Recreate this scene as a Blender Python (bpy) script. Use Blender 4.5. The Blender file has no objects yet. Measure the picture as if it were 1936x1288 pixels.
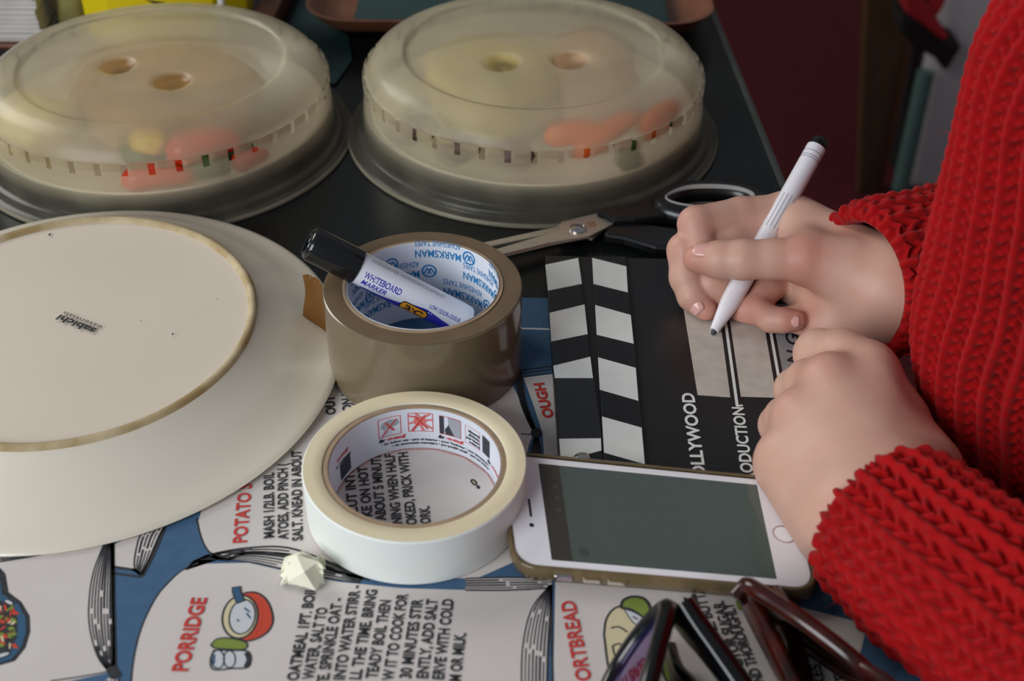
import bpy, bmesh, math, random
import numpy as np
from mathutils import Vector, noise as mnoise

random.seed(7); RNG = np.random.default_rng(7)
S = 0.001                                     # everything below is written in millimetres, table top at z = 0
C = bpy.context.scene
COL = C.collection
PI = math.pi

# ------------------------------------------------------------------ camera, sky, lights, exposure
FPX, PITCH, ROLL, CAMH = 2500.0, 0.6475, 0.0092, 427.0
RT0 = np.array([1.0, 0, 0]); FW = np.array([0, math.cos(PITCH), -math.sin(PITCH)]); UP0 = np.array([0, math.sin(PITCH), math.cos(PITCH)])
RT = RT0 * math.cos(ROLL) + UP0 * math.sin(ROLL); UPV = UP0 * math.cos(ROLL) - RT0 * math.sin(ROLL)
cam = bpy.data.cameras.new('camera'); camo = bpy.data.objects.new('camera', cam); COL.objects.link(camo)
from mathutils import Matrix
M = Matrix(((RT[0], UPV[0], -FW[0], 0), (RT[1], UPV[1], -FW[1], 0), (RT[2], UPV[2], -FW[2], CAMH * S), (0, 0, 0, 1)))
camo.matrix_world = M
cam.sensor_width = 22.3; cam.lens = FPX / 1936 * 22.3; cam.clip_start = 0.02; cam.clip_end = 60
cam.dof.use_dof = True; cam.dof.focus_distance = 0.68; cam.dof.aperture_fstop = 5.6
C.camera = camo

w = bpy.data.worlds.new('world'); C.world = w; w.use_nodes = True
bg = w.node_tree.nodes['Background']; bg.inputs[0].default_value = (0.80, 0.88, 1.0, 1); bg.inputs[1].default_value = 0.17

def area(name, loc, target, sx, sy, power, color):
    l = bpy.data.lights.new(name, 'AREA'); l.shape = 'RECTANGLE'; l.size = sx; l.size_y = sy; l.energy = power; l.color = color
    o = bpy.data.objects.new(name, l); COL.objects.link(o); o.location = loc
    o.rotation_euler = (Vector(target) - Vector(loc)).to_track_quat('-Z', 'Y').to_euler(); return o
area('window_light', (-1.3, -0.85, 0.95), (0, 0.55, 0), 1.2, 1.2, 30, (0.93, 0.97, 1.0))
area('fill_light_far', (-1.9, 1.9, 1.5), (-0.1, 0.7, 0), 1.0, 1.2, 22, (1.0, 0.97, 0.9))  # added warm light from the far left, lifts the covers' brightness
C.view_settings.view_transform = 'Standard'; C.view_settings.look = 'None'
C.view_settings.exposure = 0.12; C.view_settings.gamma = 1.0; C.view_settings.use_curve_mapping = False

# ------------------------------------------------------------------ helpers
def at(px, py, z=0.0):
    """the point of the horizontal plane at height z (mm) that was surveyed at this spot of the 1936 x 1288 photograph"""
    d = (px - 968) / FPX * RT - (py - 644) / FPX * UPV + FW
    t = (z - CAMH) / d[2]
    return np.array([d[0] * t, d[1] * t, z])

def at2(p, z=0.0):
    return at(p[0], p[1], z)

OFF = {}
def tag(o, label=None, cat=None, group=None, kind=None):
    if label: o['label'] = label
    if cat: o['category'] = cat
    if group: o['group'] = group
    if kind: o['kind'] = kind
    return o

def thing(name, label, cat, loc, group=None):
    o = bpy.data.objects.new(name, None); COL.objects.link(o); o.empty_display_size = 0.02
    o.location = [c * S for c in loc]; OFF[o.name] = np.array(loc, float)
    return tag(o, label, cat, group)

def mesh(name, V, F, m, parent=None, smooth=None, fm=None, loc=None, bevel=0, attrs=None):
    V = np.asarray(V, float).reshape(-1, 3)
    off = OFF[parent.name] if parent is not None else (np.array(loc, float) if loc is not None else np.zeros(3))
    me = bpy.data.meshes.new(name)
    me.from_pydata(((V - off) * S).tolist(), [], [list(map(int, f)) for f in F] if not isinstance(F, np.ndarray) else F.tolist())
    for mm in (m if isinstance(m, (list, tuple)) else [m]): me.materials.append(mm)
    if fm is not None: me.polygons.foreach_set('material_index', np.asarray(fm, dtype=np.int32))
    if smooth:
        me.polygons.foreach_set('use_smooth', np.ones(len(me.polygons), dtype=bool))
        if smooth < 179: me.set_sharp_from_angle(angle=math.radians(smooth))
    if attrs:
        for k, a in attrs.items():
            at_ = me.attributes.new(k, 'FLOAT', 'POINT'); at_.data.foreach_set('value', np.asarray(a, dtype=np.float32))
    me.update()
    o = bpy.data.objects.new(name, me); COL.objects.link(o)
    if parent is not None: o.parent = parent
    else: o.location = [c * S for c in off]
    OFF[o.name] = off
    if bevel:
        b = o.modifiers.new('bevel', 'BEVEL'); b.width = bevel * S; b.segments = 2; b.limit_method = 'ANGLE'; b.angle_limit = math.radians(40)
    return o

class MB:
    def __init__(s): s.V = []; s.F = []; s.M = []; s.n = 0
    def add(s, V, F, mi=0):
        V = np.asarray(V, float).reshape(-1, 3)
        s.V.append(V); s.F += [[i + s.n for i in f] for f in F]; s.M += [mi] * len(F); s.n += len(V); return s
    def build(s, name, m, parent=None, **k):
        return mesh(name, np.concatenate(s.V), s.F, m, parent, fm=s.M, **k)

def grid_faces(nu, nv, wrap=False):
    i = np.arange(nu - 1)[:, None]; j = np.arange(nv if wrap else nv - 1)[None, :]; j2 = (j + 1) % nv
    return np.stack([i * nv + j, i * nv + j2, (i + 1) * nv + j2, (i + 1) * nv + j], -1).reshape(-1, 4)

def lathe(prof, c=(0, 0, 0), seg=96):
    """closed or open profile of (r, z) revolved about the vertical axis through c; an r of 0 is closed by a fan"""
    P = np.array(prof, float); t = np.arange(seg) / seg * 2 * PI
    V = np.stack([np.outer(P[:, 0], np.cos(t)) + c[0], np.outer(P[:, 0], np.sin(t)) + c[1], np.repeat(P[:, 1:2], seg, 1) + c[2]], -1).reshape(-1, 3)
    return V, grid_faces(len(P), seg, True)[:, ::-1].tolist()

def smoothpath(pts, n):
    """Catmull-Rom through pts"""
    P = np.array(pts, float)
    if len(P) < 3: t = np.linspace(0, 1, n)[:, None]; return P[0] * (1 - t) + P[-1] * t
    Q = np.vstack([2 * P[0] - P[1], P, 2 * P[-1] - P[-2]]); out = []
    for u in np.linspace(0, len(P) - 1 - 1e-9, n):
        i = int(u); t = u - i; a, b, c, d = Q[i], Q[i + 1], Q[i + 2], Q[i + 3]
        out.append(.5 * (2 * b + (c - a) * t + (2 * a - 5 * b + 4 * c - d) * t * t + (3 * b - a - 3 * c + d) * t ** 3))
    return np.array(out)

def frames(P, up=(0, 0, 1)):
    T = np.gradient(P, axis=0); T /= np.linalg.norm(T, axis=1)[:, None]
    N = np.zeros_like(T); u = np.array(up, float)
    n = u - T[0] * (u @ T[0]); n /= np.linalg.norm(n)
    for i in range(len(P)):
        n = n - T[i] * (n @ T[i]); n /= np.linalg.norm(n); N[i] = n
    return T, N, np.cross(T, N)

def tube(P, rn, rb=None, seg=16, up=(0, 0, 1), caps=True, power=2.0):
    P = np.array(P, float); T, N, B = frames(P, up)
    rn = np.broadcast_to(np.array(rn, float), (len(P),)); rb = rn if rb is None else np.broadcast_to(np.array(rb, float), (len(P),))
    t = np.arange(seg) / seg * 2 * PI; ct, st = np.cos(t), np.sin(t)
    ex = 2 / power; ct = np.sign(ct) * abs(ct) ** ex; st = np.sign(st) * abs(st) ** ex
    V = P[:, None, :] + N[:, None, :] * (rn[:, None] * ct)[..., None] + B[:, None, :] * (rb[:, None] * st)[..., None]
    F = grid_faces(len(P), seg, True).tolist(); V = V.reshape(-1, 3)
    if caps: F += [list(range(seg))[::-1], list(range((len(P) - 1) * seg, len(P) * seg))]
    return V, F

def prism(poly, z0, z1):
    n = len(poly); V = [(p[0], p[1], z0) for p in poly] + [(p[0], p[1], z1) for p in poly]
    a = sum(poly[i][0] * poly[(i + 1) % n][1] - poly[(i + 1) % n][0] * poly[i][1] for i in range(n))
    F = [list(range(n))[::-1], list(range(n, 2 * n))] + [[i, (i + 1) % n, n + (i + 1) % n, n + i] for i in range(n)]
    if a < 0: F = [f[::-1] for f in F]
    return V, F

def box(x0, x1, y0, y1, z0, z1):
    return prism([(x0, y0), (x1, y0), (x1, y1), (x0, y1)], z0, z1)

def flat(poly, z):
    V = [(p[0], p[1], z) for p in poly]; n = len(poly)
    a = sum(poly[i][0] * poly[(i + 1) % n][1] - poly[(i + 1) % n][0] * poly[i][1] for i in range(n))
    return V, [list(range(n)) if a > 0 else list(range(n))[::-1]]

def ribbon(pts, wd, z, n=None):
    P = np.array([(p[0], p[1]) for p in pts], float)
    if n: P = smoothpath(P, n)
    T = np.gradient(P, axis=0); T /= np.maximum(np.linalg.norm(T, axis=1), 1e-9)[:, None]; Nn = np.stack([-T[:, 1], T[:, 0]], -1)
    wd = np.broadcast_to(np.array(wd, float), (len(P),))[:, None] / 2
    V = [(a[0], a[1], z) for a in np.concatenate([P + Nn * wd, P - Nn * wd])]; k = len(P)
    return V, [[i, k + i, k + i + 1, i + 1] for i in range(k - 1)]

# --- text: one hidden text curve reused, its filled outline read as a mesh and then laid on a surface
_tc = bpy.data.curves.new('lettering_source', 'FONT'); _to = bpy.data.objects.new('lettering_source', _tc); COL.objects.link(_to)
def glyphs(s, bold=0.0, shear=0.0):
    """vertices with x in 0..1 over the string's width and y with capitals 0..1 high"""
    _tc.body = s; _tc.offset = bold; _tc.shear = shear; _tc.resolution_u = 3; _tc.fill_mode = 'FRONT'
    bpy.context.view_layer.update()
    ev = _to.evaluated_get(bpy.context.evaluated_depsgraph_get()); me = ev.to_mesh()
    V = np.array([v.co[:] for v in me.vertices]); F = [list(p.vertices) for p in me.polygons]; ev.to_mesh_clear()
    if len(V) == 0: return np.zeros((0, 3)), []
    x0, x1 = V[:, 0].min(), V[:, 0].max(); V[:, 0] = (V[:, 0] - x0) / (x1 - x0); V[:, 1] /= 0.69
    return V, F

def text_on_plane(mb, s, p0, p1, h, z, bold=0.02, mi=0, shear=0.0):
    """baseline from p0 to p1 (mm, table plane), capitals h high"""
    V, F = glyphs(s, bold, shear); p0 = np.array(p0[:2], float); p1 = np.array(p1[:2], float)
    d = p1 - p0; L = np.linalg.norm(d); e = d / L; u = np.array([-e[1], e[0]])
    Q = p0 + np.outer(V[:, 0] * L, e) + np.outer(V[:, 1] * h, u)
    mb.add(np.c_[Q, np.full(len(Q), z)], F, mi)

# ------------------------------------------------------------------ materials
def lin(c):
    return tuple(((v / 255) / 12.92 if v / 255 <= 0.04045 else ((v / 255 + 0.055) / 1.055) ** 2.4) for v in c) + (1,)

def mat(name, rgb, rough=0.5, metal=0.0, n=None, bump=None, spec=None, coat=0, sheen=0, trans=0, ior=None, alpha=None, rgb2=None, sub=0, stretch=None, aniso=None):
    """rgb in 0..255; n = (noise scale per metre, amount of rgb2 mixed in); bump = (scale, strength, distance in mm)"""
    m = bpy.data.materials.new(name); m.use_nodes = True; nt = m.node_tree; b = nt.nodes['Principled BSDF']
    b.inputs['Base Color'].default_value = lin(rgb); b.inputs['Roughness'].default_value = rough; b.inputs['Metallic'].default_value = metal
    if spec is not None: b.inputs['Specular IOR Level'].default_value = spec
    if coat: b.inputs['Coat Weight'].default_value = coat; b.inputs['Coat Roughness'].default_value = 0.08
    if sheen: b.inputs['Sheen Weight'].default_value = sheen; b.inputs['Sheen Roughness'].default_value = 0.5
    if trans: b.inputs['Transmission Weight'].default_value = trans
    if ior: b.inputs['IOR'].default_value = ior
    if alpha is not None: b.inputs['Alpha'].default_value = alpha
    if sub: b.inputs['Subsurface Weight'].default_value = sub; b.inputs['Subsurface Radius'].default_value = (0.004, 0.0016, 0.0008); b.inputs['Subsurface Scale'].default_value = 1.0
    tc = nt.nodes.new('ShaderNodeTexCoord'); src = tc.outputs['Object']
    if stretch:
        mp = nt.nodes.new('ShaderNodeMapping'); mp.inputs['Scale'].default_value = stretch; nt.links.new(src, mp.inputs[0]); src = mp.outputs[0]
    if n:
        t = nt.nodes.new('ShaderNodeTexNoise'); t.inputs['Scale'].default_value = n[0]; t.inputs['Detail'].default_value = 6; nt.links.new(src, t.inputs['Vector'])
        r = nt.nodes.new('ShaderNodeMapRange'); r.inputs[1].default_value = 0.35; r.inputs[2].default_value = 0.7; r.inputs[4].default_value = n[1]; nt.links.new(t.outputs[0], r.inputs[0])
        x = nt.nodes.new('ShaderNodeMix'); x.data_type = 'RGBA'; x.inputs[6].default_value = lin(rgb); x.inputs[7].default_value = lin(rgb2 or [v * .7 for v in rgb])
        nt.links.new(r.outputs[0], x.inputs[0]); nt.links.new(x.outputs[2], b.inputs['Base Color'])
    if bump:
        t = nt.nodes.new('ShaderNodeTexNoise'); t.inputs['Scale'].default_value = bump[0]; t.inputs['Detail'].default_value = 4; nt.links.new(src, t.inputs['Vector'])
        k = nt.nodes.new('ShaderNodeBump'); k.inputs['Strength'].default_value = bump[1]; k.inputs['Distance'].default_value = bump[2] * S
        nt.links.new(t.outputs[0], k.inputs['Height']); nt.links.new(k.outputs[0], b.inputs['Normal'])
    return m

def weave(m, scale, strength, dist):
    """plain woven threads as relief on material m"""
    nt = m.node_tree; b = nt.nodes['Principled BSDF']; tc = nt.nodes.new('ShaderNodeTexCoord'); prev = None
    for ax in ('X', 'Y'):
        wv = nt.nodes.new('ShaderNodeTexWave'); wv.bands_direction = ax; wv.inputs['Scale'].default_value = scale; wv.inputs['Distortion'].default_value = 1.2; wv.inputs['Detail'].default_value = 2
        wv.inputs['Detail Scale'].default_value = 3
        nt.links.new(tc.outputs['Object'], wv.inputs[0])
        if prev is None: prev = wv
        else:
            mx = nt.nodes.new('ShaderNodeMath'); mx.operation = 'MAXIMUM'; nt.links.new(prev.outputs[1], mx.inputs[0]); nt.links.new(wv.outputs[1], mx.inputs[1])
    k = nt.nodes.new('ShaderNodeBump'); k.inputs['Strength'].default_value = strength; k.inputs['Distance'].default_value = dist * S
    nt.links.new(mx.outputs[0], k.inputs['Height']); nt.links.new(k.outputs[0], b.inputs['Normal']); return m

MT = {}
MT['granite'] = mat('dark_granite', (17, 19, 19), 0.3, n=(420, .8), rgb2=(34, 38, 38), spec=.3)
MT['edge'] = mat('worktop_edge', (92, 98, 92), 0.35, n=(60, .3))  # grey-green strip, its paleness stands in for the rounded edge's highlight
MT['carpet'] = mat('red_carpet', (98, 14, 24), 0.95, n=(90, .6), rgb2=(60, 6, 12), bump=(900, .6, 3))
MT['wall'] = mat('painted_wall', (150, 140, 128), 0.8, n=(3, .15))
MT['blue'] = weave(mat('blue_printed_cloth', (62, 96, 130), 0.9, n=(160, .35), rgb2=(84, 116, 146)), 330, .3, .2)
MT['cream'] = weave(mat('cream_printed_cloth', (216, 208, 203), 0.9, n=(25, .35), rgb2=(200, 190, 184)), 330, .25, .2)
MT['ink'] = mat('black_cloth_ink', (42, 42, 46), 0.9, n=(500, .5), rgb2=(75, 75, 78))
MT['redink'] = mat('red_cloth_ink', (206, 62, 56), 0.9, n=(500, .3))
MT['greyink'] = mat('grey_cloth_ink', (112, 112, 112), 0.9)
MT['cloth_blue2'] = mat('dark_blue_cloth_ink', (52, 92, 124), 0.9)
MT['cloth_red2'] = mat('orange_red_cloth_ink', (200, 72, 50), 0.9)
MT['cloth_green'] = mat('olive_green_cloth_ink', (128, 146, 62), 0.9)
MT['cloth_yellow'] = mat('pale_yellow_cloth_ink', (214, 202, 165), 0.9)
MT['cloth_white'] = mat('pale_cloth_ink', (205, 208, 212), 0.9)
MT['ceramic'] = mat('cream_glazed_ceramic', (232, 222, 204), 0.22, n=(9, .3), rgb2=(222, 210, 190), coat=.3)
MT['ceramic_base'] = mat('cream_ceramic_base', (226, 212, 194), 0.35, n=(14, .35), rgb2=(216, 201, 180))
MT['stain'] = mat('brown_stained_foot_ring', (164, 138, 92), 0.6, n=(45, .9), rgb2=(214, 198, 164))
MT['print_black'] = mat('black_print', (28, 28, 30), 0.5)
MT['brown_tape'] = mat('brown_parcel_tape', (122, 108, 84), 0.18, n=(14, .4), rgb2=(104, 91, 68), coat=.4)
MT['brown_side'] = mat('brown_tape_side', (120, 100, 76), 0.32, n=(40, .5), rgb2=(98, 80, 58), bump=(700, .15, .3))
MT['brown_tail'] = mat('brown_tape_tail', (134, 92, 48), 0.12, trans=.35, ior=1.1, coat=.3)
MT['card'] = mat('cardboard_core', (176, 150, 122), 0.9, n=(90, .4))
MT['paper'] = mat('white_core_paper', (226, 230, 240), 0.7)
MT['blueprint'] = mat('blue_print', (40, 128, 190), 0.6)
MT['mask_side'] = mat('cream_masking_tape_side', (236, 222, 188), 0.85, n=(35, .4), rgb2=(226, 208, 168), bump=(500, .12, .3))
MT['mask_lit'] = mat('lit_masking_tape', (242, 246, 240), 0.55, n=(60, .1), rgb2=(236, 240, 230), bump=(1500, .1, .1))  # outer face of the tape, whitened to hold the cool light falling on it
MT['redprint'] = mat('red_print', (214, 70, 66), 0.6)
MT['greyprint'] = mat('grey_print', (165, 168, 176), 0.6)
MT['darkprint'] = mat('dark_grey_print', (58, 60, 70), 0.6)
MT['pinkprint'] = mat('pink_red_print', (228, 120, 116), 0.6)
MT['cap'] = mat('black_marker_cap', (14, 14, 15), 0.22, coat=.4)
MT['barrel'] = mat('white_marker_barrel', (232, 236, 246), 0.25, coat=.3)
MT['purple'] = mat('violet_blue_print', (52, 48, 178), 0.35)
MT['badge'] = mat('orange_badge_print', (232, 158, 40), 0.35)
MT['black'] = mat('black_lacquer', (22, 22, 23), 0.3, n=(200, .4), rgb2=(32, 32, 33))
MT['board'] = mat('black_board', (24, 24, 25), 0.35, n=(60, .5), rgb2=(34, 34, 36))
MT['boardwhite'] = mat('white_board_paint', (224, 226, 222), 0.5, n=(120, .3), rgb2=(206, 206, 200))
MT['panel'] = mat('pale_writing_panel', (196, 188, 178), 0.5, n=(140, .6), rgb2=(172, 162, 150))
MT['panelgrey'] = mat('grey_writing_panel', (150, 150, 152), 0.5, n=(90, .6), rgb2=(128, 128, 130))
MT['tapeblack'] = mat('black_sticky_tape', (20, 20, 21), 0.12, bump=(120, .5, .6), coat=.5)
MT['steel'] = mat('brushed_steel', (206, 196, 182), 0.35, .7, n=(30, .3), stretch=(1, 14, 1))
MT['steel2'] = mat('polished_steel', (205, 205, 205), 0.16, 1.0)
MT['handle'] = mat('black_plastic_handle', (16, 17, 19), 0.3, coat=.15)
MT['liner'] = mat('grey_soft_liner', (158, 154, 148), 0.6)
MT['phonewhite'] = mat('white_phone_glass', (238, 234, 238), 0.06, coat=.4)
MT['screen'] = mat('dark_phone_screen', (80, 90, 84), 0.05, spec=.7)
MT['screenbar'] = mat('brown_screen_bar', (66, 60, 53), 0.09, spec=.6)
MT['icon'] = mat('faint_screen_icon', (74, 76, 72), 0.1)
MT['case'] = mat('clear_gold_phone_case', (172, 150, 108), 0.12, trans=.7, ior=1.35, coat=.4)
MT['alu'] = mat('pale_gold_aluminium', (206, 196, 200), 0.22, 1.0)
MT['phoneback'] = mat('phone_edge_dark', (40, 36, 40), 0.3)
MT['pen'] = mat('white_pen_barrel', (236, 232, 238), 0.35)
MT['penprint'] = mat('grey_pen_print', (120, 116, 140), 0.5)
MT['scrap'] = mat('crumpled_cream_tape', (246, 243, 220), 0.6)
MT['tortoise'] = mat('tortoiseshell_plastic', (70, 20, 8), 0.2, n=(70, 1), rgb2=(14, 8, 7), coat=.25)
MT['glossblack'] = mat('gloss_black_plastic', (11, 11, 12), 0.2, coat=.2)
MT['lensred'] = mat('dark_brown_lens', (34, 12, 12), 0.05, metal=.35)
MT['yellow'] = mat('yellow_plastic', (224, 200, 14), 0.4, n=(12, .3), rgb2=(204, 178, 6))
MT['page'] = mat('white_pages', (214, 208, 202), 0.8, n=(40, .3))
MT['bookblue'] = mat('slate_blue_cover', (74, 84, 98), 0.5)
MT['olive'] = mat('olive_fabric', (142, 134, 78), 0.9, n=(50, .7), rgb2=(96, 88, 48))
MT['copper'] = mat('copper_brown_rim', (134, 86, 62), 0.3, n=(25, .6), rgb2=(96, 58, 40), coat=.2)
MT['traygreen'] = mat('dark_green_tray', (42, 66, 62), 0.4, n=(20, .3))
MT['traydark'] = mat('tray_underside', (16, 15, 15), 0.6)
MT['wood'] = mat('dark_wood', (96, 70, 40), 0.5, n=(30, .6), stretch=(4, 4, .4))
MT['mahog'] = mat('reddish_brown_wood', (112, 66, 42), 0.4, n=(30, .5), stretch=(4, .5, 4))
MT['teal'] = mat('dark_teal_plastic', (26, 58, 58), 0.6)
MT['teal2'] = mat('teal_metal_tube', (88, 118, 112), 0.4)
MT['greypanel'] = mat('grey_white_panel', (196, 190, 194), 0.5)
MT['redbag'] = mat('red_fabric', (170, 28, 36), 0.8)
MT['blackfab'] = mat('black_fabric', (26, 18, 20), 0.9)
MT['carrot'] = mat('orange_carrot', (238, 104, 28), 0.4, n=(90, .4), rgb2=(214, 78, 16))
MT['tomato'] = mat('red_pepper_flesh', (222, 62, 26), 0.3, n=(60, .4))
MT['green'] = mat('green_leaf', (62, 92, 38), 0.5, n=(120, .6), rgb2=(28, 52, 18))
MT['potato'] = mat('pale_potato', (228, 208, 140), 0.6, n=(70, .5), rgb2=(208, 182, 104))
MT['pastry'] = mat('golden_pastry', (206, 160, 92), 0.6, n=(40, .8), rgb2=(158, 112, 56))
MT['bread'] = mat('pinkish_bread', (222, 186, 150), 0.7, n=(60, .5), rgb2=(206, 160, 122))
MT['mushroom'] = mat('brown_mushroom', (104, 78, 70), 0.5, n=(80, .5))
MT['yellowveg'] = mat('yellow_pepper', (226, 188, 44), 0.35)
MT['plastic_lip'] = None

def lens_material():
    m = mat('purple_mirror_lens', (70, 50, 120), 0.05, metal=.9); nt = m.node_tree; b = nt.nodes['Principled BSDF']
    lw = nt.nodes.new('ShaderNodeTexCoord'); g = nt.nodes.new('ShaderNodeSeparateXYZ'); nt.links.new(lw.outputs['Object'], g.inputs[0])
    t = nt.nodes.new('ShaderNodeTexNoise'); t.inputs['Scale'].default_value = 28; nt.links.new(lw.outputs['Object'], t.inputs['Vector'])
    r = nt.nodes.new('ShaderNodeValToRGB'); e = r.color_ramp.elements
    e[0].position = .3; e[0].color = lin((120, 40, 70)); e[1].position = .75; e[1].color = lin((40, 110, 130))
    x = r.color_ramp.elements.new(.5); x.color = lin((84, 62, 160))
    nt.links.new(t.outputs[0], r.inputs[0]); nt.links.new(r.outputs[0], b.inputs['Base Color']); return m
MT['mirror'] = lens_material()

def cover_material():
    """milky, finely frosted polypropylene; the moulded finger dimples are polished clear (vertex attribute «clear»)"""
    m = bpy.data.materials.new('frosted_polypropylene'); m.use_nodes = True; nt = m.node_tree; N = nt.nodes; L = nt.links
    out = N['Material Output']; N.remove(N['Principled BSDF'])
    tcn = N.new('ShaderNodeTexCoord'); nz = N.new('ShaderNodeTexNoise'); nz.inputs['Scale'].default_value = 38; nz.inputs['Detail'].default_value = 5; L.new(tcn.outputs['Object'], nz.inputs['Vector'])
    vz = N.new('ShaderNodeTexVoronoi'); vz.inputs['Scale'].default_value = 260; L.new(tcn.outputs['Object'], vz.inputs['Vector'])
    bp = N.new('ShaderNodeBump'); bp.inputs['Strength'].default_value = .12; bp.inputs['Distance'].default_value = .0006; L.new(vz.outputs[0], bp.inputs['Height'])
    gl = N.new('ShaderNodeBsdfGlass'); gl.inputs['Color'].default_value = lin((255, 255, 253)); gl.inputs['Roughness'].default_value = .32; gl.inputs['IOR'].default_value = 1.22
    L.new(bp.outputs[0], gl.inputs['Normal'])
    tr = N.new('ShaderNodeBsdfTransparent'); tr.inputs[0].default_value = lin((255, 255, 254))
    tl = N.new('ShaderNodeBsdfTranslucent'); tl.inputs[0].default_value = lin((252, 244, 218))
    df = N.new('ShaderNodeBsdfDiffuse'); df.inputs[0].default_value = lin((250, 240, 208))
    gs = N.new('ShaderNodeBsdfGlossy'); gs.inputs['Roughness'].default_value = .24; gs.inputs[0].default_value = (1, 1, 1, 1); L.new(bp.outputs[0], gs.inputs['Normal'])
    def mix(a, b, f):
        x = N.new('ShaderNodeMixShader')
        if isinstance(f, float): x.inputs[0].default_value = f
        else: L.new(f, x.inputs[0])
        L.new(a.outputs[0], x.inputs[1]); L.new(b.outputs[0], x.inputs[2]); return x
    milk = mix(tl, df, 0.5)
    fg = N.new('ShaderNodeAttribute'); fg.attribute_name = 'haze'      # haze of condensed steam, strengthened to brighten the dome in place of light
    fm = N.new('ShaderNodeMath'); fm.operation = 'MULTIPLY_ADD'; L.new(fg.outputs['Fac'], fm.inputs[0]); fm.inputs[1].default_value = .44; fm.inputs[2].default_value = .17
    fz = N.new('ShaderNodeMath'); fz.operation = 'MULTIPLY_ADD'; L.new(nz.outputs[0], fz.inputs[0]); fz.inputs[1].default_value = .34; fz.inputs[2].default_value = -.19
    fa = N.new('ShaderNodeMath'); fa.operation = 'ADD'; L.new(fm.outputs[0], fa.inputs[0]); L.new(fz.outputs[0], fa.inputs[1])
    body = mix(gl, milk, fa.outputs[0])
    body = mix(body, tr, 0.24)
    fr = N.new('ShaderNodeFresnel'); fr.inputs['IOR'].default_value = 1.2
    body = mix(body, gs, fr.outputs[0])
    clear = mix(tr, gs, fr.outputs[0])
    a = N.new('ShaderNodeAttribute'); a.attribute_name = 'clear'
    fin = mix(body, clear, a.outputs['Fac'])
    L.new(fin.outputs[0], out.inputs[0]); return m
MT['cover'] = cover_material()

def skin_material():
    m = bpy.data.materials.new('fair_skin'); m.use_nodes = True; nt = m.node_tree; N = nt.nodes; L = nt.links; b = N['Principled BSDF']
    tcn = N.new('ShaderNodeTexCoord')
    nz = N.new('ShaderNodeTexNoise'); nz.inputs['Scale'].default_value = 55; nz.inputs['Detail'].default_value = 4; L.new(tcn.outputs['Object'], nz.inputs['Vector'])
    a = N.new('ShaderNodeAttribute'); a.attribute_name = 'blush'
    ad = N.new('ShaderNodeMath'); ad.operation = 'MULTIPLY_ADD'; L.new(nz.outputs[0], ad.inputs[0]); ad.inputs[1].default_value = .45; L.new(a.outputs['Fac'], ad.inputs[2])
    r = N.new('ShaderNodeValToRGB'); e = r.color_ramp.elements; e[0].position = .12; e[0].color = lin((210, 170, 151)); e[1].position = 1.0; e[1].color = lin((192, 112, 97))
    L.new(ad.outputs[0], r.inputs[0]); L.new(r.outputs[0], b.inputs['Base Color'])
    b.inputs['Roughness'].default_value = .48; b.inputs['Specular IOR Level'].default_value = .4
    b.inputs['Subsurface Weight'].default_value = .18; b.inputs['Subsurface Radius'].default_value = (.004, .0014, .0007); b.inputs['Subsurface Scale'].default_value = 1
    n2 = N.new('ShaderNodeTexNoise'); n2.inputs['Scale'].default_value = 700; n2.inputs['Detail'].default_value = 4; L.new(tcn.outputs['Object'], n2.inputs['Vector'])
    k = N.new('ShaderNodeBump'); k.inputs['Strength'].default_value = .18; k.inputs['Distance'].default_value = .0004; L.new(n2.outputs[0], k.inputs['Height']); L.new(k.outputs[0], b.inputs['Normal'])
    return m
MT['skin'] = skin_material()
MT['nail'] = mat('pink_fingernail', (226, 170, 160), 0.2, coat=.3)
MT['wool'] = mat('red_wool', (170, 8, 12), 0.9, n=(90, .5), rgb2=(142, 5, 9), bump=(1600, .5, .5), sheen=.06, spec=.2)
MT['fuzz'] = mat('red_wool_fibre', (190, 16, 20), 0.9, spec=.2)

# ------------------------------------------------------------------ the setting
o = mesh('floor', *box(-2600, 2600, -1400, 4200, -790, -750), MT['carpet']); tag(o, kind='structure')
o = mesh('wall_far', *box(-2600, 2600, 4200, 4300, -790, 1700), MT['wall']); tag(o, kind='structure')
o = mesh('wall_right', *box(2600, 2700, -1400, 4300, -790, 1700), MT['wall']); tag(o, kind='structure')
o = mesh('baseboard_far', *box(-2600, 2600, 4180, 4200, -750, -640), MT['greypanel'], bevel=4); tag(o, kind='structure')

# worktop
def edge_x(y): return 161.9 + (1026.9 - y) * 0.0478
t = thing('worktop', 'long dark speckled worktop with a grey rounded edge, paled for its highlight', 'worktop', (-250, 700, -38))
mesh('slab', *prism([(-900, 100), (edge_x(100) - 7, 100), (edge_x(1500) - 7, 1500), (-900, 1500)], -38, 0), MT['granite'], t)
P = np.array([(edge_x(y), y, 0) for y in np.linspace(100, 1500, 8)])
prof = [(-7, 0), (-4, -.2), (-1.5, -1.5), (0, -5), (0, -34), (-1.5, -37), (-7, -38)]
V = [(p[0] + a, p[1], b) for p in P for a, b in prof]
mesh('edge_strip', V, grid_faces(len(P), len(prof)), MT['edge'], t, smooth=60)
mesh('front_panel', *box(-880, 90, 300, 1450, -750, -38), MT['traydark'], t)

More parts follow.
